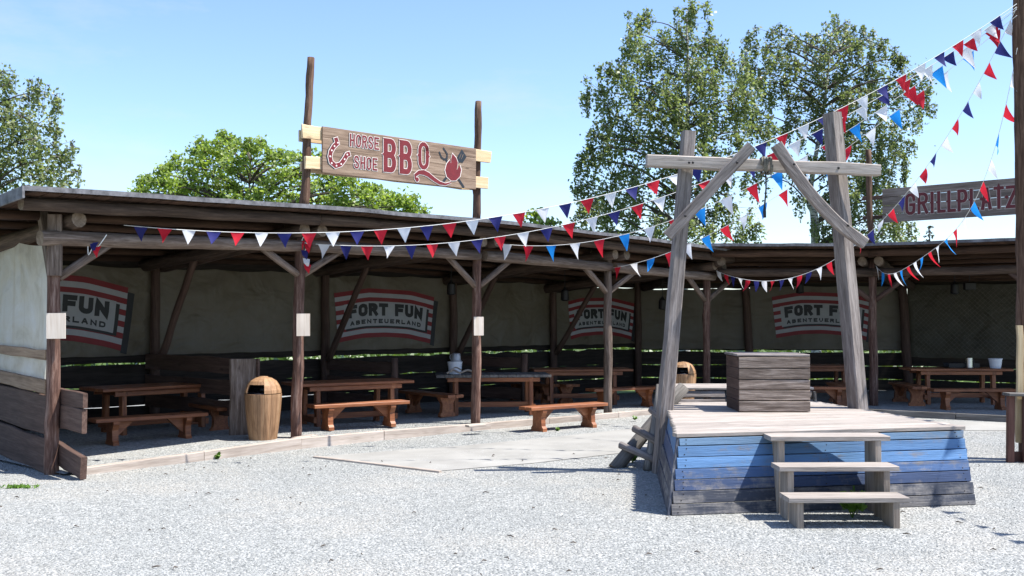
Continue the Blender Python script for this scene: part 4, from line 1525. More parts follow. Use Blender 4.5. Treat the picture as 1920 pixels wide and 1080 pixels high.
# ---------------------------------------------------------------- benches, tables
BENCHES = 'brown timber benches under the shelters'


def make_bench(Ln=1.55):
    t = thing('picnic_bench', '', '')
    zt = 0.385
    for s in (-1, 1):
        plank('seat_board', (-Ln / 2, s * 0.083, zt - 0.025), (Ln / 2, s * 0.083, zt - 0.025), 0.155, 0.05, 'bench_wood', t, bev=0.006)
    for sx in (-1, 1):
        x = sx * (Ln / 2 - 0.27)
        prof = [(-0.15, 0), (0.15, 0), (0.15, 0.05), (0.115, 0.085), (0.105, 0.22), (0.15, 0.30), (0.15, 0.334), (-0.15, 0.334), (-0.15, 0.30), (-0.105, 0.22), (-0.115, 0.085), (-0.15, 0.05)]
        n_ = len(prof)
        vs_ = [(x - 0.04, y, z) for y, z in prof] + [(x + 0.04, y, z) for y, z in prof]
        fs_ = [(i, (i + 1) % n_, n_ + (i + 1) % n_, n_ + i) for i in range(n_)] + [tuple(range(n_ - 1, -1, -1)), tuple(range(n_, 2 * n_))]
        mk('leg', vs_, fs_, 'bench_wood', t)
        xi = x - sx * 0.042
        vs_ = [(xi, y, z) for y in (-0.035, 0.035) for z in (0.334, 0.12)] + [(xi - sx * 0.24, y, 0.334) for y in (-0.035, 0.035)] + [(xi - sx * 0.08, y, 0.20) for y in (-0.035, 0.035)]
        bm = bmesh.new()
        for v in vs_:
            bm.verts.new(v)
        bmesh.ops.convex_hull(bm, input=bm.verts)
        me = bpy.data.meshes.new('gusset')
        bm.to_mesh(me)
        bm.free()
        me.materials.append(MATS['bench_wood'])
        place(bpy.data.objects.new('gusset', me), Matrix.Identity(4), t)
    return t


def make_table(Ln=1.95, w=0.78, cross=False, topmat='bench_wood'):
    t = thing('picnic_table', '', '')
    zt = 0.70
    if cross:
        n_ = 13
        for i in range(n_):
            x = -Ln / 2 + Ln * (i + 0.5) / n_
            plank('top_board', (x, -w / 2, zt - 0.022), (x, w / 2, zt - 0.022), Ln / n_ - 0.006, 0.045, topmat, t)
    else:
        n_ = 5
        for i in range(n_):
            y = -w / 2 + w * (i + 0.5) / n_
            plank('top_board', (-Ln / 2, y, zt - 0.022), (Ln / 2, y, zt - 0.022), w / n_ - 0.006, 0.045, topmat, t)
    for sx in (-1, 1):
        x = sx * (Ln / 2 - 0.35)
        for sy in (-1, 1):
            plank('leg', (x, sy * (w / 2 - 0.1), 0), (x, sy * (w / 2 - 0.13), zt - 0.047), 0.11, 0.07, 'bench_wood', t, up=(1, 0, 0))
        plank('cross_rail', (x, -w / 2 + 0.04, zt - 0.085), (x, w / 2 - 0.04, zt - 0.085), 0.072, 0.074, 'bench_wood', t)
        plank('foot_rail', (x + sx * 0.06, -w / 2 + 0.05, 0.14), (x + sx * 0.06, w / 2 - 0.05, 0.14), 0.09, 0.045, 'bench_wood', t, up=(1, 0, 0))
    for sy in (-1, 1):
        plank('apron', (-Ln / 2 + 0.2, sy * (w / 2 - 0.06), zt - 0.085), (Ln / 2 - 0.2, sy * (w / 2 - 0.06), zt - 0.085), 0.07, 0.035, 'bench_wood', t, up=(0, 1, 0))
    plank('stretcher', (-Ln / 2 + 0.28, 0, 0.16), (Ln / 2 - 0.28, 0, 0.16), 0.09, 0.05, 'bench_wood', t, up=(0, 1, 0))
    return t


b0 = make_bench()
used = []


def put_bench(x, y, z, ang, label):
    o = b0 if not used else copy_tree(b0)
    used.append(o)
    o.location = (x, y, z)
    o.rotation_euler = (0, 0, ang)
    tag(o, label, 'bench', BENCHES)


def put_bench_px(pa, pb, z, label):
    a, b = G(*pa, z), G(*pb, z)
    put_bench((a.x + b.x) / 2, (a.y + b.y) / 2, z, math.atan2(b.y - a.y, b.x - a.x), label)


put_bench_px((196, 838), (360, 825), 0.04, 'brown bench in front of the leftmost table, left of the litter bin')
put_bench_px((617, 806), (727, 799), 0.10, 'brown bench right beside the second front post, half in sunlight')
put_bench_px((1015, 808), (1100, 801), 0.0, 'orange brown bench standing in full sun outside the kerb')
put_bench_px((1140, 766), (1203, 763), 0.04, 'sunlit bench right behind the fourth front post')
g = G(848, 783, 0.07)
put_bench(g.x - 0.42, g.y + 0.55, 0.07, math.atan2(0.70, -0.56), 'end-on bench left of the grey topped table')
g = G(1032, 757, 0.04)
put_bench(g.x - 0.35, g.y + 0.6, 0.04, math.atan2(0.70, -0.5), 'dim end-on bench behind the sunlit outside bench, left of two')
g = G(1066, 757, 0.04)
put_bench(g.x - 0.3, g.y + 0.6, 0.04, math.atan2(0.70, -0.4), 'dim end-on bench behind the sunlit outside bench, right of two')
put_bench_px((1768, 768), (1880, 768), 0.05, 'long shaded bench in front of the far right table')
g = G(1725, 762, 0.05)
put_bench(g.x, g.y + 0.6, 0.05, math.atan2(1, 0.05), 'end-on shaded bench left of the far right table')
g = G(1548, 768, 0.05)
put_bench(g.x - 0.1, g.y + 0.6, 0.05, 0.02, 'shaded bench seen between wooden box and right gallows post')
g = G(1595, 762, 0.05)
put_bench(g.x, g.y + 0.55, 0.05, math.atan2(1, 0.1), 'end-on shaded bench just left of the right gallows post')
g = G(400, 812, 0.06)
put_bench(g.x - 0.25, g.y + 0.5, 0.06, math.atan2(0.75, -0.6), 'dark end-on bench beside the broad grey stump board')

t0 = make_table()
tused = []
TABLES = 'brown timber picnic tables under the shelters'


def put_table(x, y, z, ang, label, proto=None):
    if proto is None:
        o = t0 if not tused else copy_tree(t0)
        tused.append(o)
    else:
        o = proto
    o.location = (x, y, z)
    o.rotation_euler = (0, 0, ang)
    tag(o, label, 'table', TABLES)


a1 = math.atan2(0.74, 0.68)
put_table(-5.35, 16.0, 0.05, 0.80, 'brown picnic table behind the leftmost bench in the first bay')
put_table(-2.6, 16.95, 0.05, 0.56, 'brown picnic table behind the bench beside the second front post')
t3 = make_table(2.0, 0.85, True, 'dark_grey_wood')
put_table(0.0 - 0.35, 18.85, 0.06, 0.10, 'grey topped picnic table with bucket behind the third front post', t3)
put_table(1.35, 21.1, 0.04, 0.12, 'dim picnic table behind the fourth front post')
put_table(6.25, 22.4, 0.05, 0.0, 'shaded picnic table between the wooden box and right gallows post')
put_table(8.75, 21.1, 0.05, -0.05, 'shaded picnic table with steel can at the far right')

# things on the tables
def small(name, label, cat, loc):
    return thing(name, label, cat, loc)


bu = small('bucket', 'pale blue grey bucket on the grey topped table', 'bucket', (-1.0, 18.72, 0.763))
v_, f_ = lathe([(0.105, 0), (0.13, 0.20), (0.135, 0.20), (0.135, 0.215), (0.125, 0.215)], 20)
mk('body', v_, f_, 'white_plastic', bu, WM[bu], smooth=False)
po = small('pot', 'dark enamel pot standing upside down on the bucket', 'pot', (-1.0 + 0.02, 18.72, 0.98))
v_, f_ = lathe([(0.095, 0), (0.095, 0.02), (0.085, 0.03), (0.075, 0.13), (0.06, 0.145)], 20)
mk('body', v_, f_, 'grey_enamel', po, WM[po])
v_, f_ = tube([WM[po].translation + Vector((-0.08, 0, 0.13 - 0.02 * k)) - Vector((0.03 * math.sin(k * 0.6), 0, 0)) for k in range(6)], 0.007, 5)
mk('handle', v_, f_, 'grey_enamel', po)
dr = small('driftwood', 'crooked pale driftwood branch lying on the grey topped table edge', 'driftwood', (-0.9, 18.4, 0.76))
v_, f_ = join([tube(spl([D(838, 700, 18.35), D(850, 694, 18.35), D(862, 699, 18.33), D(876, 694, 18.38), D(890, 698, 18.36)], 4), 0.018, 6), tube(spl([D(845, 694, 18.33), D(855, 689, 18.36), D(864, 693, 18.3)], 4), 0.012, 5)])
mk('branch', v_, f_, 'pale_grey_wood', dr)
cn = small('steel_can', 'shiny steel can standing on the far right table', 'can', (8.98, 20.98, 0.752))
v_, f_ = lathe([(0.06, 0), (0.065, 0.01), (0.065, 0.20), (0.05, 0.215), (0.03, 0.225)], 20)
mk('body', v_, f_, 'steel', cn, WM[cn])
v_, f_ = tube([WM[cn].translation + Vector((0.07 + 0.02 * math.sin(k * 0.63), -0.02, 0.05 + 0.022 * k)) for k in range(6)], 0.006, 5)
mk('handle', v_, f_, 'black_plastic', cn)
w2 = small('bucket', 'white plastic bucket on the far right table', 'bucket', (9.48, 20.95, 0.752))
v_, f_ = lathe([(0.10, 0), (0.125, 0.17), (0.133, 0.17), (0.133, 0.19), (0.12, 0.19)], 20)
mk('body', v_, f_, 'white_plastic', w2, WM[w2])
gr = small('grill_tray', 'low dark metal grill tray beside the steel can', 'grill', (8.9, 21.1, 0.752))
for (a, b) in (((8.6, 21.02, 0.80), (9.2, 21.02, 0.80)), ((8.6, 21.3, 0.80), (9.2, 21.3, 0.80))):
    plank('side', a, b, 0.09, 0.012, 'iron', gr, up=(0, 1, 0))
plank('base', (8.6, 21.16, 0.765), (9.2, 21.16, 0.765), 0.26, 0.012, 'iron', gr)
for k in range(7):
    v_, f_ = tube([(8.65 + 0.085 * k, 21.02, 0.85), (8.65 + 0.085 * k, 21.3, 0.85)], 0.005, 5)
    mk('bar', v_, f_, 'iron', gr)

# partitions between the bays
pt = thing('partition', 'broad grey stump board and plank partition left of the litter bin', 'partition', G(455, 818, 0.08))
sb = G(455, 818, 0.07)
plank('stump_board', sb + Vector((0, 0, -0.08)), sb + Vector((0, 0, 1.10)), 0.37, 0.09, 'post_grey', pt, up=(0.2, -1, 0), bev=0.02, rag=0.012, seg=6)
for (z, w) in ((0.98, 0.24), (0.66, 0.22), (0.36, 0.22)):
    a = sb + Vector((0.05, 0.08, z))
    plank('partition_plank', a + Vector((0.18, -0.1, 0.0)) if z > 0.9 else a, a + Vector((BK.x, BK.y, 0)) * 2.9, w, 0.035, 'brown_plank', pt, up=(BK.y, -BK.x, 0), rag=0.015, seg=7)
for (i, lab) in ((2, 'low plank partition behind the grey topped table'), (3, 'low plank partition behind the fourth front post')):
    p0 = POST[i] + BK * 2.0
    q0 = POST[i] + BK * 3.85
    t = thing('partition', lab, 'partition', v3(p0, 0))
    for (z, w) in ((0.88, 0.2), (0.58, 0.22), (0.28, 0.22)):
        plank('partition_plank', v3(p0, z), v3(q0, z), w, 0.035, 'brown_plank', t, up=(BK.y, -BK.x, 0), rag=0.015, seg=6)
    log('partition_post', v3(p0, 0), v3(p0, 1.05), 0.06, 0.06, 'brown_plank', t)

# ---------------------------------------------------------------- litter bins
def make_bin():
    t = thing('litter_bin', '', '')
    n_ = 16
    prof = [(0.0, 0.185), (0.2, 0.212), (0.42, 0.237), (0.60, 0.25), (0.645, 0.25)]
    hood = [(0.645, 0.25), (0.70, 0.245), (0.76, 0.222), (0.82, 0.185), (0.86, 0.12), (0.875, 0.06)]

    def ring(r, k, e):
        a = 2 * math.pi * (k + e) / n_
        return r * math.cos(a), r * math.sin(a)

    for k in range(n_):
        g_ = 0.02
        vs_ = []
        for (z, r) in prof:
            for (rr, e) in ((r, g_), (r + 0.003, 0.5), (r, 1 - g_), (r - 0.022, 1 - g_), (r - 0.022, g_)):
                x, y = ring(rr, k, e)
                vs_.append((x, y, z))
        m_ = 5
        fs_ = []
        for i in range(len(prof) - 1):
            for j in range(m_):
                a, c = i * m_ + j, i * m_ + (j + 1) % m_
                fs_.append((a, c, c + m_, a + m_))
        fs_ += [tuple(range(m_ - 1, -1, -1)), tuple((len(prof) - 1) * m_ + j for j in range(m_))]
        me = bpy.data.meshes.new('stave')
        me.from_pydata(vs_, [], fs_)
        me.materials.append(MATS['bin_wood'])
        o = bpy.data.objects.new('stave', me)
        # grain along the stave: local X upright
        Rm_ = Matrix.Rotation(-math.pi / 2, 4, 'Y')
        for v in me.vertices:
            v.co = Rm_.inverted() @ v.co
        place(o, Rm_, t)
    for k in range(n_):
        ang = (k + 0.5) / n_ * 360
        front = 222 < ang < 296
        lo = 0.655 if not front else 0.775
        pts_ = [(z, r) for z, r in hood if z > lo]
        r_lo = np.interp(lo, [h[0] for h in hood], [h[1] for h in hood])
        pts_ = [(lo, r_lo)] + pts_
        vs_ = []
        for (z, r) in pts_:
            for (rr, e) in ((r, 0.015), (r, 0.985), (max(r - 0.022, 0.01), 0.985), (max(r - 0.022, 0.01), 0.015)):
                x, y = ring(rr, k, e)
                vs_.append((x, y, z))
        fs_ = []
        for i in range(len(pts_) - 1):
            for j in range(4):
                a, c = i * 4 + j, i * 4 + (j + 1) % 4
                fs_.append((a, c, c + 4, a + 4))
        fs_ += [(3, 2, 1, 0), tuple((len(pts_) - 1) * 4 + j for j in range(4))]
        me = bpy.data.meshes.new('hood_stave')
        Rm_ = Matrix.Rotation(-math.pi / 2, 4, 'Y')
        me.from_pydata([Rm_.inverted() @ Vector(v) for v in vs_], [], fs_)
        me.materials.append(MATS['bin_wood'])
        place(bpy.data.objects.new('hood_stave', me), Rm_, t)
    v_, f_ = lathe([(0.07, 0.868), (0.06, 0.882), (0.0, 0.886)], 16)
    mk('cap', v_, f_, 'bin_wood', t)
    v_, f_ = lathe([(0.215, 0.63), (0.215, 0.655), (0.17, 0.672), (0.12, 0.665), (0.05, 0.675), (0.0, 0.67)], 18, cap=False)
    mk('bin_liner', v_, f_, 'black_plastic', t, smooth=True)
    v_, f_ = lathe([(0.20, 0.655), (0.205, 0.70), (0.19, 0.76), (0.15, 0.82)], 18, cap=False)
    mk('inner_drum', [v for v in v_], [q for q in f_ if np.mean([v_[i][1] for i in q]) > 0.02], 'black_plastic', t)
    return t


bn = make_bin()
bn.location = G(493, 826, 0.07)
bn.rotation_euler = (0, 0, R(-6))
tag(bn, 'wooden barrel litter bin between stump board and second front post', 'litter bin', 'barrel litter bins')
b2_ = copy_tree(bn)
b2_.location = (3.22, 20.15, 0.04)
tag(b2_, 'shaded wooden barrel litter bin behind the left gallows post', 'litter bin', 'barrel litter bins')

# ---------------------------------------------------------------- lamps hanging under the roofs
def lantern(label, px, py, y, roofz, box=False):
    p = D(px, py, y)
    t = thing('hanging_lamp', label, 'lamp', p)
    if box:
        plank('housing', p + Vector((-0.11, 0, 0)), p + Vector((0.11, 0, 0)), 0.12, 0.14, 'iron', t)
    else:
        v_, f_ = lathe([(0.05, -0.12), (0.085, -0.1), (0.075, 0.08), (0.03, 0.13), (0.02, 0.16)], 14)
        mk('housing', v_, f_, 'iron', t, Matrix.Translation(p))
    v_, f_ = tube([p + Vector((0, 0, 0.1)), Vector((p.x, p.y, roofz))], 0.008, 5)
    mk('hanger', v_, f_, 'iron', t)


lantern('dark hanging lamp near the back post right of the second striped logo', 846, 541, 19.6, 2.85)
lantern('dark hanging lamp above the third striped logo at its left', 1059, 553, 21.4, 2.75)
lantern('dark hanging lamp over the striped logo behind the right gallows post', 1500, 540, 23.0, 2.75)
lantern('dark hanging lamp before the olive tarp, left of the box lamp', 1790, 541, 22.0, 2.8)
lantern('dark box lamp before the olive tarp at far right', 1818, 537, 22.0, 2.8, True)
lantern('dark hanging lamp over the plain tarp left of the far corner', 1242, 570, 22.5, 2.75)

# ---------------------------------------------------------------- bunting
PT = Vector((6.30, 13.22))


def bunting(label, pix, A, Bp, cols, sp_, fw, fh, deg=2, start=0.1, wind=0.2, seed=1, end=None):
    rnd = random.Random(seed)
    A, Bp = Vector(A), Vector(Bp)
    P = [V(x, y, A, Bp) for x, y in pix]
    L0 = (Bp - A).length
    tt = np.array([(Vector((p.x, p.y)) - A).dot(Bp - A) / L0 / L0 for p in P])
    zz = np.array([p.z for p in P])
    wts = np.ones(len(tt))
    co = np.polyfit(tt, zz, deg, w=wts)
    ta, tb = float(tt[0]), 1.0
    N_ = 160

    def pos(t):
        p = A + (Bp - A) * t
        return Vector((p.x, p.y, float(np.polyval(co, t))))

    pts_ = [pos(ta + (tb - ta) * i / N_) for i in range(N_ + 1)]
    th = thing('bunting', label, 'bunting', pts_[0], 0, 'strings of pennants from the shelter to the tall pole')
    v_, f_ = tube(pts_, 0.004, 4)
    mk('string', v_, f_, 'cord', th)
    # walk along the string
    acc_, nxt, k = 0.0, start, 0
    tot = sum((b - a).length for a, b in zip(pts_[:-1], pts_[1:]))
    for a, b in zip(pts_[:-1], pts_[1:]):
        sl = (b - a).length
        while nxt <= acc_ + sl and nxt < tot - 0.12:
            p = a + (b - a) * ((nxt - acc_) / sl)
            tau = (b - a).normalized()
            col = cols[k % len(cols)]
            # hanging direction: gravity with a little wind, off the string line
            wv = Vector((rnd.uniform(-0.2, 0.35), rnd.uniform(-0.5, 0.25), 0)) * wind * 2
            dn = Vector((0.06, 0, -1)) + wv
            dn = (dn - tau * dn.dot(tau) * 0.7).normalized()
            nr = tau.cross(dn).normalized()
            rows_ = 5
            vs_, fs_ = [], []
            cu = rnd.uniform(-0.6, 0.6)
            tw = rnd.uniform(-0.5, 0.5)
            w_ = fw * rnd.uniform(0.92, 1.05)
            for i in range(rows_ + 1):
                v = i / rows_
                hw = w_ / 2 * (1 - v) + 0.002
                c = p + dn * (fh * v) + nr * (cu * fh * v * v)
                ax = (tau + nr * (tw * v * 2)).normalized()
                for s in (-1, -0.33, 0.33, 1):
                    vs_.append(c + ax * (hw * s) + nr * (0.10 * fw * math.sin(3.0 * s + cu * 9) * (0.2 + v) * (1 - v)))
            for i in range(rows_):
                for j in range(3):
                    q = i * 4 + j
                    fs_.append((q, q + 1, q + 5, q + 4))
            M = Matrix.Translation(p)
            mk('pennant', [x - p for x in vs_], fs_, col, th, M, smooth=True)
            k += 1
            nxt += sp_ * rnd.uniform(0.96, 1.04)
        acc_ += sl


rwn = ['flag_navy', 'flag_red', 'flag_white']
rwb = ['flag_white', 'flag_red', 'flag_blue']
s_a = lerp_list(POST, 0.25) - BK * 0.2
bunting('topmost pennant string, starting near the first front post', [(232, 419), (300, 428), (355, 433), (440, 439), (570, 438), (700, 432), (800, 422), (900, 410), (1050, 383), (1130, 365), (1260, 330), (1400, 282), (1480, 250), (1600, 190), (1700, 138), (1800, 80), (1900, 10)], s_a, PT, rwn, 0.283, 0.168, 0.175, 3, 0.20, 0.15, 1)
bunting('pennant string starting at the second front post, second from top', [(592, 456), (650, 461), (760, 462), (860, 455), (960, 441), (1050, 421), (1140, 398), (1220, 375), (1340, 335), (1450, 287), (1560, 232), (1640, 190), (1720, 137), (1820, 74), (1902, 16)], POST[1] - BK * 0.1, PT, ['flag_white', 'flag_navy', 'flag_red'], 0.31, 0.165, 0.19, 3, 0.12, 0.2, 2)
bunting('pennant string with bright blue flags starting at the third front post', [(930, 458), (1000, 460), (1090, 452), (1190, 432), (1280, 406), (1350, 382), (1440, 337), (1540, 272), (1620, 225), (1700, 168), (1800, 95), (1903, 24)], POST[2] - BK * 0.1, PT, rwb, 0.40, 0.175, 0.25, 3, 0.2, 0.3, 3)
bunting('pennant string with bright blue flags starting at the fourth front post', [(1143, 504), (1190, 494), (1260, 470), (1300, 452), (1370, 420), (1450, 376), (1550, 305), (1620, 252), (1700, 192), (1800, 115), (1904, 32)], POST[3] - BK * 0.1, PT, ['flag_red', 'flag_white', 'flag_blue'], 0.42, 0.18, 0.25, 3, 0.2, 0.3, 4)
bunting('sagging pennant string starting at the fifth post, climbing steeply to the pole', [(1343, 508), (1380, 520), (1430, 527), (1480, 522), (1530, 506), (1573, 480), (1640, 430), (1708, 348), (1780, 250), (1850, 130), (1893, 40)], POST[4] - BK * 0.1, PT, ['flag_white', 'flag_red', 'flag_navy'], 0.285, 0.165, 0.2, 4, 0.1, 0.25, 5)
bunting('steepest pennant string, starting at the post right of the gallows', [(1642, 501), (1665, 506), (1690, 508), (1725, 495), (1765, 462), (1795, 408), (1840, 345), (1872, 270), (1890, 200), (1902, 95)], POST2[1] - Vector((0, 0.1)), PT, ['flag_white', 'flag_blue', 'flag_red'], 0.42, 0.18, 0.26, 4, 0.12, 0.3, 6)
# a seventh string runs from the tall pole towards the viewer's right; its shadows fall on deck edge and yard
p2 = thing('log_pole', 'second bark covered log pole standing nearer on the right side of the yard', 'pole', (5.9, 2.2, 0))
log('trunk', (5.9, 2.2, -0.1), (5.9, 2.2, 5.2), 0.1, 0.08, 'pole_bark', p2, n=12, wob=0.2, knots=8, seg=20)
Q0, Q1 = Vector((6.30, 13.2)), Vector((5.88, 2.3))


def proj(t, z):
    p = Q0 + (Q1 - Q0) * t
    d = Vector((p.x, p.y, z)) - EYE
    k = d.dot(_F)
    return 960 + FPX * d.x / k, 540 - FPX * d.dot(_U) / k


bunting('pennant string from the tall pole to the nearer pole at right', [proj(t, z) for t, z in ((0.02, 5.5), (0.15, 4.75), (0.3, 4.2), (0.5, 3.9), (0.7, 4.05), (0.99, 4.9))], Q0, Q1, rwn, 0.31, 0.18, 0.21, 3, 0.2, 0.2, 7)
# loose ends wound on the posts
for (lab, cpix, y, cols) in (('small bunch of pennants wound round the second front post', [(572, 440), (566, 452), (578, 458), (572, 470), (575, 485), (577, 496)], 14.65, ['flag_red', 'flag_red', 'flag_navy', 'flag_white', 'flag_red']), ('loose end of bunting tied round the brace of the first front post', [(165, 452), (166, 478), (178, 455), (183, 463), (200, 440)], 12.3, ['flag_navy', 'flag_red'])):
    P = [D(x, yy, y) for x, yy in cpix]
    t = thing('bunting', lab, 'bunting', P[0])
    v_, f_ = tube(spl(P, 4), 0.006, 4)
    mk('string', v_, f_, 'cord', t)
    for k, c in enumerate(cols):
        p = P[min(k + (1 if len(cols) > 2 else 2), len(P) - 1)]
        a = random.uniform(-0.6, 0.6)
        vs_ = [p + Vector((-0.05, -0.02, 0.03 * a)), p + Vector((0.05, -0.02, -0.03 * a)), p + Vector((0.04 + 0.03 * a, -0.06, -0.06)), p + Vector((0.015 + 0.05 * a, -0.03, -0.13)), p + Vector((-0.03, -0.05, -0.06))]
        mk('pennant', [x - p for x in vs_], [(0, 4, 2, 1), (4, 3, 2)], c, t, Matrix.Translation(p))


# ---------------------------------------------------------------- trees
def leaf_mesh(name, C, size, parent, mat, rng, elong=1.5, flat=0.35):
    """one leaf-sized face per centre"""
    n_ = len(C)
    C = np.asarray(C)
    nn_ = rng.normal(size=(n_, 3)) * 0.75 + np.array([0.25, -0.25, 0.7])   # leaves turn their faces to the light
    nn_ /= np.linalg.norm(nn_, axis=1)[:, None]
    d = rng.normal(size=(n_, 3))
    d[:, 2] -= 0.9
    d -= nn_ * (d * nn_).sum(1)[:, None]
    d /= np.linalg.norm(d, axis=1)[:, None]
    e = np.cross(nn_, d)
    s = size * rng.uniform(0.65, 1.3, n_)[:, None]
    a = d * s * elong * 0.5
    b = e * s * 0.5
    vs_ = np.stack([C - a, C + b - a * 0.1, C + a, C - b - a * 0.1], 1).reshape(-1, 3)
    me = bpy.data.meshes.new(name)
    me.vertices.add(n_ * 4)
    me.vertices.foreach_set("co", vs_.astype(np.float32).ravel())
    me.loops.add(n_ * 4)
    me.loops.foreach_set("vertex_index", np.arange(n_ * 4, dtype=np.int32))
    me.polygons.add(n_)
    me.polygons.foreach_set("loop_start", np.arange(0, n_ * 4, 4, dtype=np.int32))
    me.update(calc_edges=True)
    me.materials.append(MATS[mat])
    o = bpy.data.objects.new(name, me)
    return place(o, Matrix.Identity(4), parent)


def tree(name, label, depth, trunk, clumps, leaf, bark, per, size, droop, seed, group=None, cat='tree', strand=0.5):
    rng = np.random.default_rng(seed)
    rnd = random.Random(seed)
    base = D(trunk[0][0], trunk[0][1], depth)
    base.z = -0.05
    t = thing(name, label, cat, base, 0, group)
    tp = [base] + [D(x, y, depth) for x, y in trunk[1:]]
    tp = spl(tp, 5)
    hgt = tp[-1].z - base.z
    r0_ = 0.016 * hgt
    v_, f_ = tube(tp, [max(0.015, r0_ * (1 - 0.95 * i / (len(tp) - 1))) for i in range(len(tp))], 9)
    mk('trunk', v_, f_, bark, t, smooth=True)
    br, cs = [], []
    bigs = []
    for (px, py, rp) in sorted(clumps, key=lambda q: -q[2]):
        r_ = rp / FPX * depth
        small_ = rp < 11.5 and bigs
        if small_:
            near = min(bigs, key=lambda q: math.hypot(q[0] - px, q[1] - py))
            c = D(px, py, near[2].y + rnd.uniform(-0.3, 0.3))
        else:
            c = D(px, py, depth + rnd.uniform(-1.1, 1.1) * (r_ + 0.9))
            bigs.append((px, py, c))
        # limb from the trunk to the clump
        cand = [p for p in tp if p.z < c.z - 0.12 * r_] or [tp[1]]
        a = near[2] if small_ else min(cand, key=lambda p: (p - c).length + 0.4 * abs(p.z - (c.z - 0.5 * (Vector((p.x - c.x, p.y - c.y)).length))))
        mid = (a + c) / 2 + Vector((rnd.uniform(-.2, .2), rnd.uniform(-.2, .2), 0.12 * (c - a).length))
        mid = (a + c) / 2 if small_ else mid
        q = spl([a, mid, c], 4)
        ra = 0.008 if small_ else min(0.07, 0.011 * (c - a).length + 0.012)
        br.append(tube(q, [ra * (1 - 0.8 * i / (len(q) - 1)) for i in range(len(q))], 6))
        # twigs and leaves
        ntw = int(4 + 20 * r_)
        for k in range(ntw):
            dv = Vector(rng.normal(size=3)).normalized()
            dv.z = dv.z * 0.75 + 0.12
            e = c + dv * r_ * rnd.uniform(0.55, 1.12)
            m_ = c + dv * r_ * 0.4 + Vector((0, 0, 0.12 * r_))
            br.append(tube([c, m_, e], [0.014, 0.009, 0.004], 4))
            nl_ = int(per * r_ * r_ / ntw)
            for _ in range(nl_):
                u = rnd.uniform(0.3, 1.05)
                p = (m_ + (e - m_) * ((u - 0.3) / 0.7)) if u > 0.3 else m_
                sc = 0.20 * r_ + 0.07
                off = rng.normal(size=3) * sc * 0.8
                dz = -abs(rng.exponential(droop)) if droop else 0
                cs.append((p.x + off[0], p.y + off[1], p.z + off[2] * 0.8 + dz))
            if strand and rnd.random() < strand:
                ln_ = rnd.uniform(0.35, 1.1) * (0.6 + 0.5 * r_)
                for j in range(int(ln_ * 26)):
                    cs.append((e.x + rnd.gauss(0, 0.05), e.y + rnd.gauss(0, 0.05), e.z - ln_ * j / (ln_ * 26) + rnd.gauss(0, 0.03)))
                br.append(tube([e, e - Vector((0.02, 0, ln_))], [0.005, 0.003], 3))
    v_, f_ = join(br)
    mk('branches', v_, f_, bark if bark != 'birch_bark' else 'bark_dark', t)
    leaf_mesh('crown', cs, size, t, leaf, rng)
    return len(cs)


def fill(outline, rmin, rmax, n, seed):
    """scatter clump centres inside an outline given in photo pixels"""
    rnd = random.Random(seed)
    xs, ys = [p[0] for p in outline], [p[1] for p in outline]
    out, tries = [], 0
    while len(out) < n and tries < 20000:
        tries += 1
        x, y = rnd.uniform(min(xs), max(xs)), rnd.uniform(min(ys), max(ys))
        r_ = rnd.uniform(rmin, rmax)
        if not all(in_poly(x + 0.6 * r_ * math.cos(a), y + 0.6 * r_ * math.sin(a), outline) for a in (0, 0.8, 1.6, 2.4, 3.2, 4.0, 4.8, 5.6)):
            continue
        if any(math.hypot(x - a, y - b) < 0.56 * (r_ + c) for a, b, c in out):
            continue
        out.append((x, y, r_))
    # small sprigs break up the edge
    for k in range(len(outline)):
        (xa, ya), (xb, yb) = outline[k - 1], outline[k]
        m_ = max(1, int(math.hypot(xb - xa, yb - ya) / 16))
        for q in range(m_):
            if rnd.random() < 0.75:
                u = (q + rnd.random()) / m_
                r_ = rnd.uniform(5, 11)
                out.append((xa + (xb - xa) * u + rnd.gauss(0, 5), ya + (yb - ya) * u + rnd.gauss(0, 5), r_))
    return out


NL = 0
big = [(1282, 5), (1325, 8), (1335, 60), (1375, 75), (1400, 130), (1440, 175), (1445, 260), (1400, 300), (1395, 380), (1420, 430), (1330, 460), (1180, 470), (1065, 440), (1090, 390), (1075, 350), (1080, 290), (1100, 250), (1135, 240), (1100, 200), (1095, 135), (1150, 120), (1180, 90), (1180, 30), (1215, 20), (1240, 50)]
NL += tree('birch_tree', 'tall birch with drooping crown directly left of the gallows post', 33, [(1285, 585), (1280, 430), (1290, 200), (1287, 20)], fill(big, 13, 32, 110, 3), 'birch_leaf', 'birch_bark', 1200, 0.080, 0.2, 11, 'trees behind the shelters', strand=0.65)
rb = [(1400, 60), (1450, 45), (1500, 75), (1560, 38), (1620, 50), (1680, 95), (1735, 130), (1745, 200), (1710, 230), (1700, 300), (1695, 330), (1650, 350), (1600, 310), (1540, 320), (1510, 250), (1450, 240), (1400, 220), (1385, 120)]
rb2 = [(1560, 330), (1640, 320), (1700, 370), (1712, 440), (1680, 468), (1560, 465), (1540, 420)]
NL += tree('birch_tree', 'loose spreading birch with pale trunk behind the right gallows post', 36, [(1530, 585), (1528, 420), (1518, 370), (1545, 200), (1560, 60)], fill(rb, 12, 28, 80, 5) + fill(rb2, 12, 26, 22, 6) + [(1490, 330, 16), (1455, 300, 18), (1420, 330, 20), (1500, 370, 14), (1560, 390, 22)], 'birch_leaf_dark', 'birch_bark', 1000, 0.080, 0.2, 12, 'trees behind the shelters', strand=0.7)
lb = [(-160, 130), (20, 118), (45, 150), (90, 150), (105, 200), (90, 240), (130, 270), (146, 310), (120, 345), (100, 375), (-160, 420)]
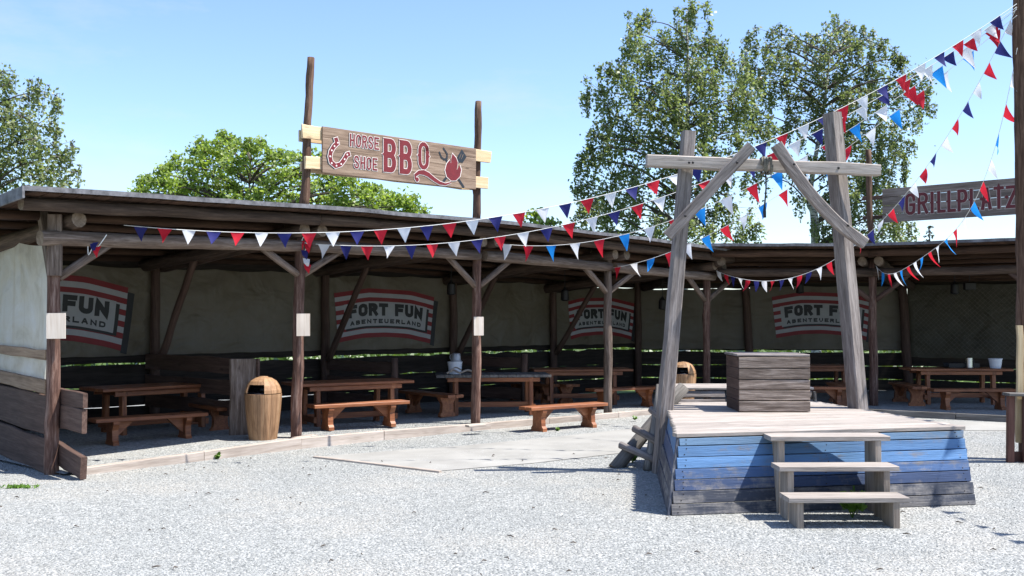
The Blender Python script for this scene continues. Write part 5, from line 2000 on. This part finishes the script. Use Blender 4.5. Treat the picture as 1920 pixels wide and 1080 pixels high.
NL += tree('birch_tree', 'birch with hanging branches at the far left edge', 27, [(-40, 585), (-30, 300), (-20, 130)], fill(lb, 14, 32, 60, 8), 'birch_leaf', 'birch_bark', 1150, 0.072, 0.16, 13, 'trees behind the shelters', strand=0.6)
md = [(238, 365), (285, 325), (330, 300), (380, 262), (420, 250), (460, 265), (490, 262), (520, 285), (580, 285), (640, 310), (690, 345), (745, 365), (790, 385), (785, 420), (240, 420)]
NL += tree('broadleaf_tree', 'wide bright green broadleaf tree behind the left shelter roof', 30, [(470, 590), (465, 450), (470, 300)], fill(md, 12, 28, 150, 9) + [(700, 362, 18), (725, 372, 18), (750, 382, 16), (775, 392, 14), (795, 398, 9), (255, 362, 12), (270, 345, 14), (425, 262, 14), (465, 274, 14), (380, 275, 14)], 'lime_leaf', 'bark_dark', 2400, 0.078, 0.0, 14, 'trees behind the shelters', strand=0)
NL += tree('broadleaf_tree', 'small bright treetop showing over the roof left of the tall birch', 34, [(1010, 590), (1012, 440), (1012, 405)], [(1005, 412, 20), (1028, 420, 18), (985, 425, 16), (1012, 435, 22)], 'lime_leaf', 'bark_dark', 1000, 0.12, 0.0, 15, 'trees behind the shelters', strand=0)


def conifer(label, px, ytop, depth, w, seed):
    rnd = random.Random(seed)
    rng = np.random.default_rng(seed)
    top = D(px, ytop, depth)
    base = Vector((top.x, top.y, -0.05))
    t = thing('conifer_tree', label, 'tree', base, 0, 'trees behind the shelters')
    v_, f_ = tube([base, top], [0.16, 0.015], 7)
    mk('trunk', v_, f_, 'bark_dark', t)
    br, cs = [], []
    z = top.z
    k = 0
    while z > 2.0:
        L_ = 0.12 + (top.z - z) * w
        for _ in range(3):
            a = rnd.uniform(0, 6.28)
            e = Vector((top.x + math.cos(a) * L_, top.y + math.sin(a) * L_, z - 0.25 * L_))
            br.append(tube([(top.x, top.y, z), e], [0.02, 0.006], 4))
            for j in range(int(16 * L_) + 3):
                u = rnd.uniform(0.15, 1)
                cs.append((top.x + math.cos(a) * L_ * u + rnd.gauss(0, .05), top.y + math.sin(a) * L_ * u + rnd.gauss(0, .05), z - 0.25 * L_ * u - abs(rnd.gauss(0, 0.07))))
        z -= 0.2
    v_, f_ = join(br)
    mk('branches', v_, f_, 'bark_dark', t)
    leaf_mesh('crown', cs, 0.08, t, 'conifer_leaf', rng, 2.2)


conifer('thin bare conifer top under the grill sign', 1743, 424, 48, 0.28, 21)
conifer('sparse grey conifer partly hidden by the tall log pole', 1965, 330, 40, 0.34, 22)


# ---------------------------------------------------------------- weeds
def weed(label, p, n_, h, size, seed, cat='weed'):
    rnd = random.Random(seed)
    rng = np.random.default_rng(seed)
    t = thing('weed', label, cat, p)
    st_, cs = [], []
    for k in range(n_):
        a = rnd.uniform(0, 6.28)
        e = Vector(p) + Vector((math.cos(a) * h * 0.45, math.sin(a) * h * 0.45, h * rnd.uniform(0.6, 1)))
        m_ = (Vector(p) + e) / 2 + Vector((0, 0, 0.15 * h))
        st_.append(tube([p, m_, e], [0.004, 0.003, 0.002], 4))
        for j in range(5):
            u = rnd.uniform(0.3, 1)
            q = Vector(p) * (1 - u) + e * u
            cs.append((q.x + rnd.gauss(0, h * .08), q.y + rnd.gauss(0, h * .08), q.z + 0.1 * h))
    v_, f_ = join(st_)
    mk('stems', v_, f_, 'weed_leaf', t)
    leaf_mesh('leaves', cs, size, t, 'weed_leaf', rng, 1.3)


weed('small green weed growing at the kerb left of the litter bin', G(406, 861, 0.0), 7, 0.07, 0.045, 31)
weed('leafy weed growing under the lowest stage step', G(1605, 975, 0.0) + Vector((0, 0.1, 0)), 9, 0.24, 0.075, 32)
weed('tiny weed at the kerb left of the log ladder', G(1191, 788, 0.02), 5, 0.07, 0.045, 33)
weed('tiny weed under the sunlit bench outside the kerb', G(1046, 808, 0.0), 5, 0.05, 0.045, 34)
weed('low leafy weed beside the foot of the log ladder', G(1186, 868, 0.0), 6, 0.1, 0.05, 35)
gs2 = thing('grass_tuft', 'low patch of grass on the gravel left of the first post', 'grass', G(38, 915, 0))
rng = np.random.default_rng(5)
c0_ = G(38, 915, 0)
leaf_mesh('blades', [(c0_.x + rng.normal() * 0.09, c0_.y + rng.normal() * 0.03, abs(rng.normal()) * 0.012 + 0.008) for _ in range(160)], 0.018, gs2, 'weed_leaf', rng, 2.5)

# rough grass beyond the shelters, seen through the gaps of the back wall
rng = np.random.default_rng(9)
gx = rng.uniform(-22, 22, 26000)
gy = rng.uniform(26.5, 58, 26000)
gz_ = np.abs(rng.normal(size=26000)) * 0.16 + 0.05
keep = np.ones(26000, bool)
g_o = leaf_mesh('tall_grass', np.stack([gx, gy, gz_], 1)[keep], 0.16, None, 'grass_blade', rng, 2.6)
g_o["kind"] = 'stuff'

rnd_ = random.Random(77)
bits = []
while len(bits) < 90:
    y = rnd_.uniform(7, 14)
    x = rnd_.uniform(-0.5, 0.5) * y
    if in_poly(x, y, stage_poly):
        continue
    a, L_ = rnd_.uniform(0, 6.28), rnd_.uniform(0.02, 0.07)
    bits.append(tube([(x, y, 0.012), (x + math.cos(a) * L_ * 0.5, y + math.sin(a) * L_ * 0.5, 0.02), (x + math.cos(a + 0.4) * L_, y + math.sin(a + 0.4) * L_, 0.012)], [0.004, 0.006, 0.002], 4))
v_, f_ = join(bits)
mk('litter', v_, f_, 'bark_dark')["kind"] = 'stuff'

# ---------------------------------------------------------------- loose gravel stones over the yard (instanced pebbles)
floor_poly = [(p[0], p[1]) for p in fl] + [(p[0], p[1]) for p in fb[::-1]]
gv, gf = [], []
step = 0.12
rg_ = random.Random(4)
ys_ = np.arange(6.6, 16.4, step)
for y in ys_:
    half = y * 0.5 + 0.4
    for x in np.arange(-half, half, step):
        cx, cy = x + step / 2, y + step / 2
        jx, jy = rg_.gauss(0, 0.13), rg_.gauss(0, 0.16)
        if (in_poly(cx + jx, cy + jy, path_poly) and rg_.random() > 0.04) or in_poly(cx, cy, stage_poly) or in_poly(cx, cy, floor_poly):
            continue
        o = len(gv)
        gv += [(x, y, 0), (x + step, y, 0), (x + step, y + step, 0), (x, y + step, 0)]
        gf.append((o, o + 1, o + 2, o + 3))
# sunlit strip of the raised shelter floor
for s in np.arange(0.12, 3.9, 0.06):
    for q in np.arange(-0.25, 1.2, 0.2):
        quad = [lerp_list(POST, s) + BK * q, lerp_list(POST, s + 0.06) + BK * q, lerp_list(POST, s + 0.06) + BK * (q + 0.2), lerp_list(POST, s) + BK * (q + 0.2)]
        o = len(gv)
        gv += [(p.x, p.y, lerp_list(FLOOR_Z, s)) for p in quad]
        gf.append((o, o + 1, o + 2, o + 3))
gm = mk('gravel', gv, gf, 'pebble')
gm["kind"] = 'stuff'
ng = bpy.data.node_groups.new('pebbles', 'GeometryNodeTree')
ng.interface.new_socket('Geometry', in_out='INPUT', socket_type='NodeSocketGeometry')
ng.interface.new_socket('Geometry', in_out='OUTPUT', socket_type='NodeSocketGeometry')
ni, no = ng.nodes.new('NodeGroupInput'), ng.nodes.new('NodeGroupOutput')
dp = ng.nodes.new('GeometryNodeDistributePointsOnFaces')
dp.inputs['Density'].default_value = 2000
ico = ng.nodes.new('GeometryNodeMeshIcoSphere')
ico.inputs['Radius'].default_value = 0.008
ico.inputs['Subdivisions'].default_value = 1
sm_ = ng.nodes.new('GeometryNodeSetMaterial')
sm_.inputs['Material'].default_value = MATS['pebble']
ip = ng.nodes.new('GeometryNodeInstanceOnPoints')
rr_ = ng.nodes.new('FunctionNodeRandomValue')
rr_.data_type = 'FLOAT_VECTOR'
rr_.inputs[0].default_value = (-0.5, -0.5, 0)
rr_.inputs[1].default_value = (0.5, 0.5, 6.28)
rs_ = ng.nodes.new('FunctionNodeRandomValue')
rs_.data_type = 'FLOAT_VECTOR'
rs_.inputs[0].default_value = (0.5, 0.5, 0.22)
rs_.inputs[1].default_value = (1.5, 1.15, 0.6)
rs_.inputs['Seed'].default_value = 4
lk = ng.links.new
nzt = ng.nodes.new('ShaderNodeTexNoise')
nzt.inputs['Scale'].default_value = 0.6
nzt.inputs['Detail'].default_value = 5
mr_ = ng.nodes.new('ShaderNodeMapRange')
mr_.inputs[1].default_value = 0.38
mr_.inputs[2].default_value = 0.56
mr_.inputs[3].default_value = 2900
mr_.inputs[4].default_value = 700
pos_ = ng.nodes.new('GeometryNodeInputPosition')
ng.links.new(pos_.outputs[0], nzt.inputs['Vector'])
ng.links.new(nzt.outputs[0], mr_.inputs[0])
ng.links.new(mr_.outputs[0], dp.inputs['Density'])
lk(ni.outputs[0], dp.inputs['Mesh'])
lk(dp.outputs['Points'], ip.inputs['Points'])
lk(ico.outputs['Mesh'], sm_.inputs['Geometry'])
lk(sm_.outputs[0], ip.inputs['Instance'])
lk(rr_.outputs[0], ip.inputs['Rotation'])
lk(rs_.outputs[0], ip.inputs['Scale'])
lk(ip.outputs[0], no.inputs[0])
md_ = gm.modifiers.new('pebbles', 'NODES')
md_.node_group = ng
print('leaves', NL)
